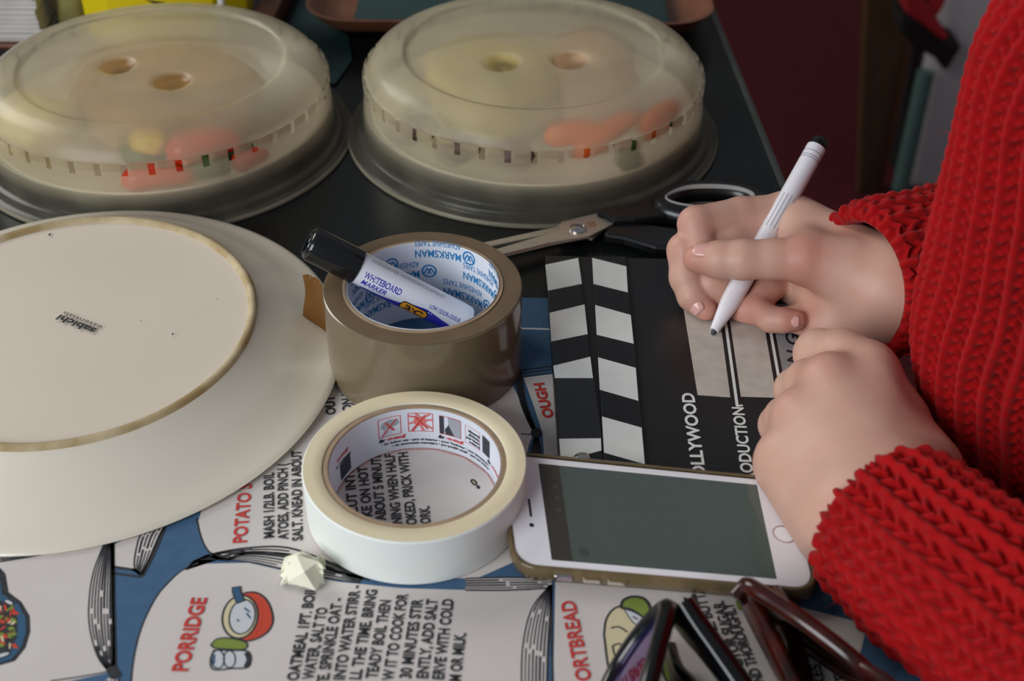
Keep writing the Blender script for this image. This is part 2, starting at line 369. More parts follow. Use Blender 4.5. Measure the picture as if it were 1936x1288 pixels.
# ------------------------------------------------------------------ printed tea towel
t = thing('tea_towel', 'blue tea towel printed with cream recipe sacks, lying under everything at the near side', 'tea towel', (-80, 420, 0))
mesh('cloth', *prism([(-330, 225), (171, 225), (169, 603.5), (-330, 603.5)], 0, 0.8), MT['blue'], t, bevel=.3)
ZC = 0.86
LZ = lambda k: ZC + 0.06 * k
def px(pts): return [at2(p, 1.0) for p in pts]
sack = MB()
SACKS = [
 [(375, 985), (382, 1020), (398, 1046), (430, 1046), (470, 1034), (520, 1034), (565, 1042), (620, 1062), (700, 1088), (900, 1094), (1000, 1050), (1010, 950), (985, 890), (930, 880), (900, 770), (860, 740), (760, 690), (660, 650), (560, 660), (430, 800)],
 [(245, 1330), (252, 1250), (268, 1185), (298, 1125), (338, 1083), (372, 1066), (470, 1064), (560, 1084), (640, 1100), (760, 1112), (900, 1116), (1000, 1116), (1040, 1110), (1022, 1150), (1010, 1200), (1005, 1260), (1005, 1330)],
 [(-120, 1060), (0, 1054), (100, 1040), (215, 1010), (186, 1060), (172, 1110), (168, 1160), (174, 1210), (188, 1250), (205, 1272), (120, 1290), (60, 1330), (-120, 1340)],
 [(204, 1282), (222, 1285), (246, 1340), (170, 1340)],
 [(214, 1030), (275, 1000), (262, 1030), (254, 1075), (214, 1072)],
 [(900, 770), (965, 720), (985, 760), (1004, 800), (1010, 818), (1000, 840), (992, 880), (930, 880)],
 [(990, 714), (1050, 706), (1070, 880), (1050, 900), (1030, 880), (1026, 820), (1010, 770)],
 [(1050, 1100), (1400, 1120), (1640, 1180), (1600, 1340), (1045, 1340)]]
for p in SACKS: sack.add(*flat(px(p), ZC))
sack.build('sack_print', MT['cream'], t)
# white selvedge line of the blue band
mb = MB(); mb.add(*ribbon(px([(960, 620), (1060, 623)]), 1.5, LZ(1))); mb.build('selvedge_line', MT['cloth_white'], t)
ink = MB()
def st(pts, wd, k=2, n=None, m=None): (m or ink).add(*ribbon(px(pts), wd, LZ(k), n))
# outlines
st([(245, 1330), (252, 1250), (268, 1185), (298, 1125), (338, 1083), (375, 1064)], .7, n=30)
st([(371, 980), (380, 1015), (392, 1040), (412, 1054)], .7, n=12)
st([(1042, 1108), (1043, 1200), (1046, 1330)], .9)
# hatched hem bands: dark band with pale streaks kept between the strokes
backing = MB()
def band(a, b, strokes, wd, seedv, breaks=True):
    r = random.Random(seedv); A = smoothpath(a, 26); B = smoothpath(b, 26)
    backing.add(*flat(px([tuple(q) for q in A] + [tuple(q) for q in B[::-1]]), LZ(1)))
    for k in range(strokes):
        f = k / (strokes - 1); path = A * (1 - f) + B * f
        i = 0
        while i < 25:
            L = r.randint(5, 14) if breaks and 0 < k < strokes - 1 else 26
            seg = path[i:min(26, i + L + 1)]
            if len(seg) > 1: st([tuple(q) for q in seg], wd * r.uniform(.7, 1.35))
            i += L + (1 if breaks else 0)
band([(352, 1078), (376, 1058), (470, 1062), (560, 1082), (640, 1096), (680, 1102)], [(372, 1060), (400, 1048), (470, 1036), (545, 1036), (620, 1062), (690, 1090)], 8, .85, 3)
st([(400, 1052), (430, 1058), (470, 1045), (560, 1052), (640, 1082), (700, 1095)], 1.9, n=20)
band([(880, 1094), (960, 1092), (1046, 1094)], [(880, 1116), (960, 1116), (1040, 1112)], 6, .8, 5)
band([(0, 1050), (60, 1044), (130, 1034)], [(0, 1062), (60, 1052), (140, 1036)], 4, .8, 6)
band([(1040, 1106), (1006, 1150), (990, 1210), (986, 1270), (988, 1340)], [(1044, 1106), (1040, 1160), (1036, 1220), (1034, 1280), (1032, 1340)], 8, .75, 7)
band([(200, 1020), (177, 1080), (168, 1140), (170, 1190), (184, 1240), (206, 1272)], [(213, 1020), (214, 1080), (214, 1140), (215, 1190), (216, 1240), (216, 1268)], 9, .8, 8)
st([(213, 1015), (214, 1140), (217, 1270)], 1.7)
band([(256, 1082), (254, 1060), (262, 1020), (275, 1000)], [(268, 1086), (285, 1050), (300, 1015), (312, 994)], 6, .75, 9)
st([(214, 1072), (256, 1078), (266, 1088)], 1.4); st([(214, 1084), (266, 1091)], 1.2); st([(268, 1090), (290, 1048), (312, 996)], 1.6)
st([(266, 1086), (250, 1076)], 1.2)
V, F = flat(px([(215 + 13 * math.cos(a) + 3 * math.sin(3 * a), 1272 + 13 * math.sin(a)) for a in np.linspace(0, 2 * PI, 18)[:-1]]), LZ(3)); ink.add(V, F)
st([(205, 1270), (150, 1280), (95, 1288)], .7, n=10); band([(195, 1288), (188, 1340)], [(224, 1285), (236, 1340)], 5, .8, 11)
# neck of the dough sack, tied
for k in range(6):
    f = k / 5; st([(962 + 8 * f, 640 + 30 * f), (972 + 12 * f, 700), (984 + 10 * f, 760), (1003 + 8 * f, 806), (1012 + 4 * f, 818)], .8, n=20)
    st([(1012 + 4 * f, 820), (1006 + 16 * f, 850), (1002 + 26 * f, 890)], .9, n=8)
V, F = flat(px([(1014 + 11 * math.cos(a), 819 + 9 * math.sin(a)) for a in np.linspace(0, 2 * PI, 14)[:-1]]), LZ(3)); ink.add(V, F)
st([(985, 820), (1005, 822)], .6); st([(984, 700), (1048, 692)], .9); st([(984, 706), (1048, 698)], .8); st([(988, 712), (1048, 705)], .7)
tag(ink.build('line_drawing', MT['ink'], t), kind='stuff'); tag(backing.build('hem_print', MT['cream'], t), kind='stuff')
# little pictures
pic = MB(); PM = [MT['ink'], MT['cloth_blue2'], MT['cloth_red2'], MT['cloth_green'], MT['cloth_yellow'], MT['cloth_white'], MT['redink'], MT['greyink']]
def blob(pts, mi, k, outline=None, smooth=True):
    P = np.array(pts, float); P = smoothpath(np.vstack([P, P[:1]]), 40)[:-1] if smooth else P
    pic.add(*flat(px([tuple(q) for q in P]), LZ(k)), mi=mi)
    if outline: pic.add(*ribbon(px([tuple(q) for q in np.vstack([P, P[:1]])]), outline, LZ(k) + .03), mi=0)
def ell(cx, cy, rx, ry, rot=0, n=16):
    return [(cx + rx * math.cos(a) * math.cos(rot) - ry * math.sin(a) * math.sin(rot), cy + rx * math.cos(a) * math.sin(rot) + ry * math.sin(a) * math.cos(rot)) for a in np.linspace(0, 2 * PI, n + 1)[:-1]]
blob([(440, 1200), (425, 1190), (430, 1150), (455, 1125), (480, 1120), (500, 1130), (512, 1150), (516, 1175), (506, 1195), (485, 1208), (462, 1212)], 2, 2, .9)
blob(ell(476, 1170, 20, 38, .2), 2, 3); blob(ell(454, 1167, 33, 41, .25), 4, 4, .9); blob(ell(458, 1167, 24, 33, .25), 5, 5, .7)
for a, b in (((462, 1150), (472, 1158)), ((466, 1160), (474, 1170)), ((448, 1172), (452, 1176))): pic.add(*ribbon(px([a, b]), .8, LZ(6)), mi=1)
pic.add(*ribbon(px([(447, 1110), (448, 1122), (456, 1140)]), 4.0, LZ(6), 8), mi=0); pic.add(*ribbon(px([(447, 1112), (448, 1122), (455, 1138)]), 2.8, LZ(7), 8), mi=1)
pic.build('saucepan_picture', PM, t); pic = MB()
blob([(398, 1220), (412, 1208), (440, 1208), (466, 1216), (462, 1228), (430, 1228), (408, 1226)], 3, 3, .7)
blob([(404, 1230), (440, 1230), (468, 1232), (474, 1246), (468, 1262), (440, 1264), (404, 1266), (398, 1248)], 5, 2, .8); blob(ell(412, 1247, 12, 17), 5, 3, .6); blob(ell(434, 1247, 11, 16), 5, 3, .6)
pic.add(*ribbon(px([(466, 1234), (471, 1247), (465, 1262)]), 2.2, LZ(4), 8), mi=0); pic.add(*ribbon(px([(405, 1238), (404, 1256)]), 1.0, LZ(4)), mi=1)
pic.build('jar_picture', PM, t); pic = MB()
# blue dish of chopped vegetables
blob([(-60, 1080), (0, 1074), (10, 1085), (16, 1120), (40, 1138), (56, 1165), (57, 1195), (48, 1225), (28, 1250), (0, 1258), (-60, 1258)], 0, 2, smooth=False)
blob([(-60, 1082), (-2, 1082), (4, 1124), (34, 1142), (48, 1168), (49, 1196), (40, 1224), (22, 1246), (0, 1253), (-60, 1254)], 1, 3, smooth=False)
blob([(-60, 1130), (0, 1136), (22, 1146), (33, 1170), (32, 1205), (20, 1232), (0, 1242), (-60, 1245)], 0, 4, smooth=False)
r = random.Random(5)
for i in range(70):
    x, y = r.uniform(-40, 29), r.uniform(1148, 1224); a = r.uniform(0, PI); s = r.uniform(5, 9)
    blob([(x - s * math.cos(a), y - s * math.sin(a)), (x - 2, y + 4), (x + s * math.cos(a), y + s * math.sin(a)), (x + 2, y - 4)], r.choice([2, 6, 3, 3, 2, 4]), 5 + i * .03, smooth=False)
blob(ell(17, 1140, 9, 4, .4), 5, 7, .5); blob(ell(4, 1240, 16, 4, -.3), 5, 7, .5)
tag(pic.build('dish_picture', PM, t), kind='stuff'); pic = MB()
# shortbread picture
blob([(1142, 1200), (1146, 1172), (1160, 1152), (1182, 1146), (1210, 1160), (1226, 1200), (1236, 1260), (1220, 1310), (1180, 1320), (1154, 1280)], 4, 2, 1.0)
blob([(1174, 1150), (1178, 1136), (1194, 1129), (1214, 1131), (1226, 1142), (1230, 1158), (1224, 1172), (1205, 1160), (1190, 1152)], 3, 3, 1.3)
blob([(1180, 1152), (1198, 1158), (1216, 1170), (1214, 1182), (1200, 1180), (1188, 1166)], 5, 4, .5)
for p in ([(1155, 1188), (1170, 1186), (1186, 1196)], [(1158, 1222), (1172, 1218), (1184, 1238), (1164, 1244), (1158, 1222)], [(1196, 1166), (1206, 1172)]): pic.add(*ribbon(px(p), .7, LZ(5), 10), mi=0)
blob([(1248, 1190), (1256, 1200), (1262, 1250), (1270, 1290), (1256, 1280), (1250, 1240)], 3, 3, 1.0)
pic.build('shortbread_picture', PM, t); pic = MB()
blob([(1330, 1105), (1352, 1104), (1354, 1120), (1336, 1122)], 6, 3); blob([(1390, 1138), (1400, 1130), (1410, 1146), (1398, 1154)], 3, 3)
blob(ell(896, 912, 6, 3, .8), 4, 2, .9); blob(ell(904, 921, 4, 3, .8), 0, 3)
tag(pic.build('small_print', PM, t), kind='stuff')
# lettering (baseline ends read off the photograph)
def tx(s, a, b, h, mi=0, bold=.03):
    tl = MB(); text_on_plane(tl, s, at2(a, 1.0), at2(b, 1.0), h, LZ(6), bold); tl.build('recipe_title' if mi else 'recipe_line', MT['redink' if mi else 'ink'], t)
def part_line(s, a, b, h=4.5): tx(s, a, b, h)
tx('POTATO S', (466, 1026), (476, 915), 6.0, 1, .025); tx('PORRIDGE', (354, 1270), (391, 1131), 6.3, 1, .03)
tx('ORTBREAD', (1118, 1287), (1086, 1136), 6.0, 1, .025); tx('OUGH', (1047, 790), (1027, 724), 5.0, 1, .045)
for s, a, b in (('MASH 1/2LB. BOIL', (518, 1017), (517, 894)), ('ATOES, ADD PINCH (', (545, 1020), (543, 876)), ('SALT. KNEAD IN ABOUT', (572, 1022), (569, 852)),
                ('OUT', (634, 784), (632, 748)), ('ON H', (665, 778), (662, 738)), ('VA', (684, 772), (681, 752)),
                ('CUT INTO', (677, 972), (668, 880)), ('KE ON HOT', (704, 976), (694, 882)), ('ABOUT 5 MINUTES', (730, 984), (718, 852)),
                ('NING WHEN HALF', (760, 990), (745, 858)), ('OKED, PRICK WITH', (788, 992), (770, 855)), ('ORK.', (814, 990), (811, 957)),
                ('OATMEAL 1PT. BOIL', (563, 1288), (598, 1112)), ('WATER, SALT TO', (592, 1286), (619, 1150)), ('TE. SPRINKLE OAT -', (618, 1300), (648, 1132)),
                ('L INTO WATER STIRR -', (648, 1302), (682, 1108)), ('LL THE TIME. BRING', (681, 1286), (713, 1116)), ('TEADY BOIL THEN', (712, 1284), (739, 1136)),
                ('W IT TO COOK FOR', (743, 1288), (771, 1124)), ('30 MINUTES STIR', (776, 1284), (799, 1134)), ('ENTLY, ADD SALT', (808, 1284), (827, 1134)),
                ('ERVE WITH COLD', (838, 1286), (857, 1134)), ('M OR MILK.', (870, 1290), (880, 1198)),
                ('OZ.', (1322, 1160), (1310, 1124)), ('OUR 8OZ. BUTT', (1384, 1268), (1330, 1122)), (': CASTOR SUGAR.', (1416, 1292), (1366, 1136)), ('ND THOROUGHLY', (1444, 1290), (1384, 1140)),
                ('AD INTO A', (1540, 1296), (1492, 1140)), ('KES 3/4 THICK', (1562, 1296), (1512, 1140)), ('TH FORK', (1602, 1292), (1566, 1190)), ('OOSP', (1640, 1294), (1600, 1210))):
    part_line(s, a, b)

# ------------------------------------------------------------------ upturned dinner plate
PC = (-224, 538, 0.9)
def PT(VF): V = np.array(VF[0], float); V[:, 2] += (V[:, 1] - 403) * .0355; return V, VF[1]
def PR(p): return [(r * .961 if r > 100 else r * .985, z) for r, z in p]
t = thing('dinner_plate', 'large cream dinner plate lying upside down with a brown stained foot ring', 'plate', PC)
prof = [(0, 22.5), (60, 22.6), (84, 22.8), (90.6, 23.2)]
V, F = PT(lathe(PR(prof), PC, 128)); mesh('base', V, F, MT['ceramic_base'], t, smooth=60)
V, F = PT(lathe(PR([(90.6, 23.2), (91.6, 25.2), (93.2, 25.8), (94.8, 25.2), (95.6, 23.4)]), PC, 128)); mesh('foot_ring', V, F, MT['stain'], t, smooth=60)
V, F = PT(lathe(PR([(95.6, 23.4), (99, 21.2), (106, 18.0), (113, 14.6), (120, 10.6), (127, 6.8), (133, 4.4), (138, 3.0), (140.6, 2.0), (141.3, 1.0), (140.6, .1), (138.5, 0), (128, 3.5), (112, 10.8), (95, 17.5), (80, 19), (40, 19), (0, 19)]), PC, 128))
mesh('rim', V, F, MT['ceramic'], t, smooth=60)
mb = MB(); text_on_plane(mb, 'sabichi', at(183, 620, 30), at(114, 594, 30), 4.2, 30, .035); text_on_plane(mb, 'essentials', at(194, 615, 30), at(122, 588, 30), 2.4, 30, .0)
mb.V = [v + np.array([0, 0, 1]) * (24.65 - 30 + (v[:, 1:2] - 403) * .0355) for v in mb.V]
mb.build('maker_mark', MT['print_black'], t)
for p, k in (((95, 450), 1.3), ((326, 629), .9), ((266, 605), .5), ((273, 781), .8), ((410, 566), .5)):
    q = at(p[0], p[1], 30); mesh('dark_speck', *PT(flat([(q[0] - .3 * k, q[1] - k), (q[0] + .5 * k, q[1] - .6 * k), (q[0] + .4 * k, q[1] + k), (q[0] - .4 * k, q[1] + .7 * k)], 24.7)), MT['print_black'], t)

# ------------------------------------------------------------------ food under microwave covers
SL = 44
def cover(name, label, cx, cy, dimples, rot, hs=1.0, group=None):
    t = thing(name, label, 'plate cover', (cx, cy, 0), group)
    seg = SL * 4
    prof = [(124.0, 0.6), (124.2, 2.0), (123.2, 3.2), (119.6, 3.9), (119.0, 5.2), (118.6, 7.0), (117.6, 8.0), (114.8, 8.6), (113.9, 10.5), (113.4, 16), (112.8, 22), (112.2, 28), (111.7, 33), (111.2, 37.5), (110.8, 41.5), (110.6, 45.5), (109.4, 46.4), (108.4, 49.5), (105.8, 53.5), (102, 56.6), (97, 58.8), (92, 60.0), (87, 60.4), (85.0, 60.3), (84.0, 59.2), (82.6, 58.4), (80, 58.3)] + [(r, 58.3 + .8 * (1 - (r / 80) ** 2)) for r in np.linspace(76, 2, 34)] + [(0.01, 59.1)]
    P = np.array(prof) * np.array([1, hs]); ang = np.arange(seg) / seg * 2 * PI + rot
    V = np.stack([np.outer(P[:, 0], np.cos(ang)) + cx, np.outer(P[:, 0], np.sin(ang)) + cy, np.repeat(P[:, 1:2], seg, 1)], -1)
    clear = np.zeros(V.shape[:2])
    for dx, dy, a, b in dimples:
        d = np.sqrt(((V[..., 0] - dx) / a) ** 2 + ((V[..., 1] - dy) / b) ** 2) ; top = np.broadcast_to(P[:, :1] < 81, d.shape)
        V[..., 2] -= np.where(top, 3.2 * np.clip(1.15 - d, 0, .5) * 2, 0); clear = np.maximum(clear, np.where(top, np.clip((1.06 - d) * 6, 0, 1), 0))
    F = grid_faces(len(P), seg, True)[:, ::-1].reshape(len(P) - 1, seg, 4)
    keep = np.ones((len(P) - 1, seg), bool); keep[13:15, ::4] = False          # the steam slots are open
    V2 = V.reshape(-1, 3); o = mesh('dome', V2, F[keep][:, ::-1], MT['cover'], t, smooth=50, attrs={'clear': clear.reshape(-1), 'haze': np.clip((V2[:, 2] - 14) / 10, 0, 1)})
    # moulded ledge over the slots and small tabs between them
    mb = MB(); pts = np.stack([cx + 110.9 * np.cos(ang), cy + 110.9 * np.sin(ang), np.full(seg, 46.0 * hs)], -1)
    for k in range(SL):
        a0 = rot + (k * 4 + 1) / seg * 2 * PI; a1 = rot + (k * 4 + 4) / seg * 2 * PI
        aa = np.linspace(a0 + .004, a1 - .004, 6); L = []
        for rr, zz in ((110.7, 46.2), (111.9, 46.2), (112.0, 45.2), (112.2, 41.6), (110.9, 41.0)): L.append(np.stack([cx + rr * np.cos(aa), cy + rr * np.sin(aa), np.full(6, zz * hs)], -1))
        mb.add(np.concatenate(L), grid_faces(5, 6)[:, ::-1].tolist())
    mb.build('slot_tabs', MT['cover'], t, smooth=30, attrs=None)
    mesh('lip_ring', *lathe([(123.6, 3.3), (124.6, 2.4), (124.8, 1.2), (124.2, .3), (123.4, .2), (123.2, 1.4)], (cx, cy, 0), 128), MT['cover'], t, smooth=60, attrs={'haze': np.full(6 * 128, .6)})  # extra haze paints the pale highlight along the rim
    return t

def food_plate(cx, cy, label):
    c = (cx, cy, 0)
    return tag(mesh('dinner_plate', *lathe([(0, 3.4), (66, 3.4), (78, 6), (92, 13), (103, 19.4), (106.5, 21.2), (107.6, 20.4), (106, 18.4), (92, 9.6), (76, 2.4), (68, .1), (60, .1), (56, 1.4), (0, 1.4)], c, 96), MT['ceramic'], smooth=60, loc=c), label, 'plate')

def lump(name, label, cat, c, r, m, seedv=1, rough=.18, group=None, rz=0):
    bm = bmesh.new(); bmesh.ops.create_icosphere(bm, subdivisions=3, radius=1)
    V = np.array([v.co[:] for v in bm.verts]); F = [[v.index for v in f.verts] for f in bm.faces]; bm.free()
    V = np.array([v * (1 + rough * mnoise.noise(Vector(v) * 1.7 + Vector((seedv * 3.1, 0, seedv)))+ rough * .5 * mnoise.noise(Vector(v) * 4.3 + Vector((seedv, 7, 0)))) for v in V])
    V[:, 2] = np.maximum(V[:, 2], -.72); V = V * np.array(r)
    cz, sz = math.cos(rz), math.sin(rz); V = np.stack([V[:, 0] * cz - V[:, 1] * sz, V[:, 0] * sz + V[:, 1] * cz, V[:, 2]], -1)
    base = (c[0], c[1], c[2]); return tag(mesh(name, V + np.array([c[0], c[1], c[2] + .72 * r[2]]), F, m, smooth=179, loc=base), label, cat, group)

def baton(name, label, cat, a, b, r, m, group=None, taper=.6):
    a = np.array(a, float); b = np.array(b, float); P = smoothpath([a, (a + b) / 2 + np.array([0, 0, r * .25]), b], 9)
    k = np.linspace(0, 1, 9); rr = r * np.sqrt(np.clip(1 - (2 * k - 1) ** 6, .12, 1)) * (1 - (1 - taper) * k)
    V, F = tube(P, rr, seg=12); return tag(mesh(name, V, F, m, smooth=70, loc=(a[0], a[1], min(a[2], b[2]) - r)), label, cat, group)

RC = (12.5, 800); LC = (-233, 786)
food_plate(RC[0], RC[1], 'cream plate of food under the cover behind the scissors')
food_plate(LC[0], LC[1], 'cream plate of food under the cover behind the upturned plate')
def on(c, dx, dy, z): return (c[0] + dx, c[1] + dy, z)
lump('mashed_potato', 'pale yellow mound of potato under the cover behind the scissors', 'potato', on(RC, -26, 8, 5), (47, 47, 29), MT['potato'], 2)
lump('bread_roll', 'pinkish golden bread roll under the cover behind the scissors', 'bread', on(RC, 40, 22, 5), (34, 40, 30), MT['bread'], 5)
for i, (x, y, rx) in enumerate(((-74, -32, 13), (-46, -62, 12), (-12, -68, 13))):
    lump('mushroom', ('brown mushroom at the outer edge of the plate behind the scissors', 'brown mushroom beside the potato mound behind the scissors', 'brown mushroom next to the carrots behind the scissors')[i], 'mushroom', on(RC, x, y, 14 if i else 12), (rx, rx * .8, 9), MT['mushroom'], 3 + i)
for i, (a, b, r, lb) in enumerate((((6, -84, 40), (52, -76, 38), 8, 'long orange carrot stick lying along the near wall of the right cover'), ((24, -90, 32), (64, -62, 44), 7.5, 'orange carrot stick crossing over the longest one'), ((66, -72, 37), (90, -40, 40), 9, 'thick orange carrot piece near the hand with the pen'))):
    baton('carrot_stick', lb, 'carrot', on(RC, a[0], a[1], a[2]), on(RC, b[0], b[1], b[2]), r, MT['carrot'], 'carrots under the right cover')
lump('broccoli_floret', 'dark green floret between the carrots under the right cover', 'broccoli', on(RC, 58, -78, 17), (8, 8, 10), MT['green'], 9, .4)
lump('green_leaf', 'small dark green leaf above the thick carrot piece', 'leaf', on(RC, 82, -52, 33), (9, 6, 4), MT['green'], 12, .4)
lump('pastry', 'broad golden brown pastry under the cover at the far left', 'pastry', on(LC, 2, 12, 5), (64, 58, 25.5), MT['pastry'], 21)
lump('mashed_potato', 'pale potato heap under the cover at the far left', 'potato', on(LC, -66, -36, 16), (24, 22, 16), MT['potato'], 22)
for i, (a, b, r, lb) in enumerate((((-2, -96, 23), (42, -88, 22), 9, 'red orange pepper strip against the near wall of the left cover'), ((24, -84, 33), (66, -66, 34), 10, 'red pepper strip above the longest one under the left cover'), ((62, -80, 24), (80, -62, 24), 7, 'short orange pepper piece toward the packing tape'))):
    baton('pepper_strip', lb, 'pepper', on(LC, a[0], a[1], a[2]), on(LC, b[0], b[1], b[2]), r, MT['tomato'], 'pepper strips under the left cover')
for i, (x, y, rr, lb) in enumerate(((48, -84, 9, 'green salad leaf right of the pepper strips under the left cover'), (62, -66, 8, 'green salad leaf behind the pepper strips under the left cover'), (6, -72, 9, 'green salad leaf left of the pepper strips under the left cover'))):
    lump('salad_leaf', lb, 'salad leaf', on(LC, x, y, 22), (rr * 1.4, rr, 7), MT['green'], 30 + i, .45)
lump('sweetcorn', 'yellow vegetable piece among the salad under the left cover', 'vegetable', on(LC, 12, -74, 30), (12, 7, 6), MT['yellowveg'], 41, .3)
rm = [at(948, 118, 58.5), at(1077, 114, 58.5)]; lm = [at(222, 124, 54.2), at(324, 153, 54.2)]
cover('microwave_cover', 'milky round plastic plate cover with two finger dimples, behind the scissors', RC[0], RC[1], [(rm[0][0], rm[0][1], 11.5, 12.5), (rm[1][0], rm[1][1], 11.5, 12.5)], -PI / 2 - .02)
cover('microwave_cover', 'milky round plastic plate cover behind the upturned cream plate, beside the yellow bag', LC[0], LC[1], [(lm[0][0], lm[0][1], 11, 12), (lm[1][0], lm[1][1], 12, 12)], -PI / 2 + .03, .925)

# ------------------------------------------------------------------ brown parcel tape with the whiteboard marker in it
TC = (-45, 545.5, 0.9)
def roll_text(mb, s, th, zb, h, length, rad, c, flip=False, bold=.02, mi=0, shear=0):
    """lettering on the inside wall of a roll: th = angle of its start, running to the right as seen from the near side"""
    V, F = glyphs(s, bold, shear); sg = -1 if flip else 1
    a = th - sg * V[:, 0] * length / rad; z = zb + sg * V[:, 1] * h
    mb.add(np.stack([c[0] + rad * np.cos(a), c[1] + rad * np.sin(a), z], -1), [f[::-1] for f in F] if False else F, mi)
def roll_patch(mb, th0, th1, z0, z1, rad, c, mi=0, poly=None):
    n = 8; a = np.linspace(th0, th1, n)
    V = [(c[0] + rad * math.cos(x), c[1] + rad * math.sin(x), z) for z in (z0, z1) for x in a]
    mb.add(V, [[i, i + 1, n + i + 1, n + i] for i in range(n - 1)], mi)
t = thing('parcel_tape_roll', 'roll of glossy brown parcel tape holding a whiteboard marker', 'tape', TC)
c0 = TC
mesh('tape_winding', *lathe([(40.4, 0), (40.4, 47.6), (44.5, 47.9), (49.2, 47.8), (50, 47.2), (50, .8), (49.2, .1), (40.4, 0)], TC, 128), [MT['brown_tape']], t, smooth=40)
V, F = lathe([(40.6, 48.0), (45, 48.25), (49.4, 48.05)], TC, 128); mesh('tape_side', V, F, MT['brown_side'], t, smooth=60)
mesh('cardboard_core', *lathe([(38.3, 0), (38.3, 47.6), (38.8, 48.5), (40.3, 48.5), (40.39, 0)], TC, 128), MT['card'], t, smooth=40)
mesh('core_paper', *lathe([(37.9, .2), (37.9, 48.4), (38.25, 48.7), (38.3, 48.3)], TC, 128), MT['paper'], t, smooth=40)
def marks(th, z):
    mb = MB(); roll_text(mb, 'MARKSMAN', th, z, 4.4, 25, 37.75, TC, True, .015); mb.build('maker_lettering', MT['blueprint'], t)
    mb = MB(); roll_text(mb, 'ADHESHIVE TAPES', th, z + 6.0, 3.4, 25, 37.75, TC, True, .0); mb.build('maker_lettering', MT['blueprint'], t)
    n = 26; mb = MB(); ac = th - 5.2 / 37.75; zc = z - .2
    for r0, r1, a0, a1 in ((3.2, 4.1, 0, 2 * PI),):
        A = np.linspace(a0, a1, n); V = [(TC[0] + 37.75 * math.cos(ac + r * math.cos(x) / 37.75), TC[1] + 37.75 * math.sin(ac + r * math.cos(x) / 37.75), zc + r * math.sin(x)) for r in (r0, r1) for x in A]
        mb.add(V, [[i, i + 1, n + i + 1, n + i] for i in range(n - 1)])
    for (x0, y0, x1, y1) in ((-3, -1.9, -.9, 1.9), (3, -1.9, .9, 1.9), (-1, 1.9, 1, -1.9), (1, 1.9, -1, -1.9)):
        q = [(x0 - .45, y0), (x0 + .45, y0), (x1 + .45, y1), (x1 - .45, y1)]
        V = [(TC[0] + 37.72 * math.cos(ac + x / 37.7), TC[1] + 37.72 * math.sin(ac + x / 37.7), zc + y) for x, y in q]; mb.add(V, [[0, 1, 2, 3]])
    tag(mb.build('maker_emblem', MT['blueprint'], t), kind='stuff')
# positions run back along the wall: (degrees of the right-hand end, height of the baseline)
for deg, z in ((62, 45), (97, 32), (22, 35), (40, 21.5), (128, 39), (112, 17), (-8, 46), (150, 26)):
    marks(math.radians(deg), z)
# torn end of the tape standing off the roll
A = np.array([[-94.6, 549, 0], [-99, 556, 0], [-104, 560, 0], [-109, 562.5, 0]])
A = smoothpath(A, 14); V = []; n = 8
for k, q in enumerate(A):
    for j in range(n):
        f = j / (n - 1); V.append((q[0] + 1.5 * math.sin(f * 5 + k * .3), q[1], 8 + f * (37 - .16 * k + .5 * math.sin(k * 1.3))))
o = mesh('tape_tail', V, grid_faces(14, n), MT['brown_tail'], t, smooth=179); so = o.modifiers.new('film', 'SOLIDIFY'); so.thickness = .15 * S
V = [(-55, 497.0, 8), (-47, 495.5, 7), (-48.5, 494.5, 12), (-52, 494, 16), (-55.6, 494.6, 20)]
mesh('tape_curl', [at(768, 748, 6), at(800, 762, 4), at(790, 752, 6), at(770, 745, 9), at(759, 733, 13), at(760, 742, 9)], [[0, 1, 2], [0, 2, 3], [0, 3, 5], [5, 3, 4]], MT['paper'], t, smooth=179)

# whiteboard marker lying across the roll
def axis_frame(a, b, up=(0, 0, 1)):
    e = np.array(b, float) - np.array(a, float); L = np.linalg.norm(e); e /= L; u = np.array(up, float); u -= e * (u @ e); u /= np.linalg.norm(u); return e, u, np.cross(e, u), L
ma = at(583, 458, 68.0); mbp = np.array([-21.5, 553.0, 13.0]); mbp = at(892, 614, 17.5)
e, u, v, L = axis_frame(ma, mbp)
t = thing('whiteboard_marker', 'white whiteboard marker with black cap leaning inside the brown tape roll', 'marker', ma)
def rod(profile, seg=40):
    """profile of (distance along, radius)"""
    V = [ma + e * s + (u * math.cos(x) + v * math.sin(x)) * r for s, r in profile for x in np.arange(seg) / seg * 2 * PI]
    return V, grid_faces(len(profile), seg, True).tolist()
def on_rod(mb, s, s0, ang, h, length, r, bold=.02, mi=0, shear=0.0):
    V, F = glyphs(s, bold, shear); a = ang + V[:, 1] * h / r
    mb.add(ma + np.outer(s0 + V[:, 0] * length, e) + r * (np.outer(np.cos(a), u) + np.outer(np.sin(a), v)), F, mi)
MR = 8.6
mesh('cap', *rod([(1.2, .01), (1.2, 6.2), (.2, 6.6), (0, 7.2), (.6, 8.2), (2.2, 8.9), (24, 9.2), (27.5, 9.3), (27.8, 9.0), (27.8, 8.3)]), MT['cap'], t, smooth=40)
mesh('cap_ring', *rod([(.35, 5.6), (-.5, 5.8), (-.7, 6.3), (-.3, 6.8), (.35, 6.9)]), MT['glossblack'], t, smooth=50)
mesh('barrel', *rod([(27.0, 7.8), (27.2, MR), (L - 8, MR), (L - 4, MR - .3), (L - 3, MR - 1.2), (L - 3, .01)]), MT['barrel'], t, smooth=40)
mesh('end_plug', *rod([(L - 3.2, 6.2), (L + 1, 6.0), (L + 1.6, 5.2), (L + 1.6, .01)]), MT['cap'], t, smooth=40)
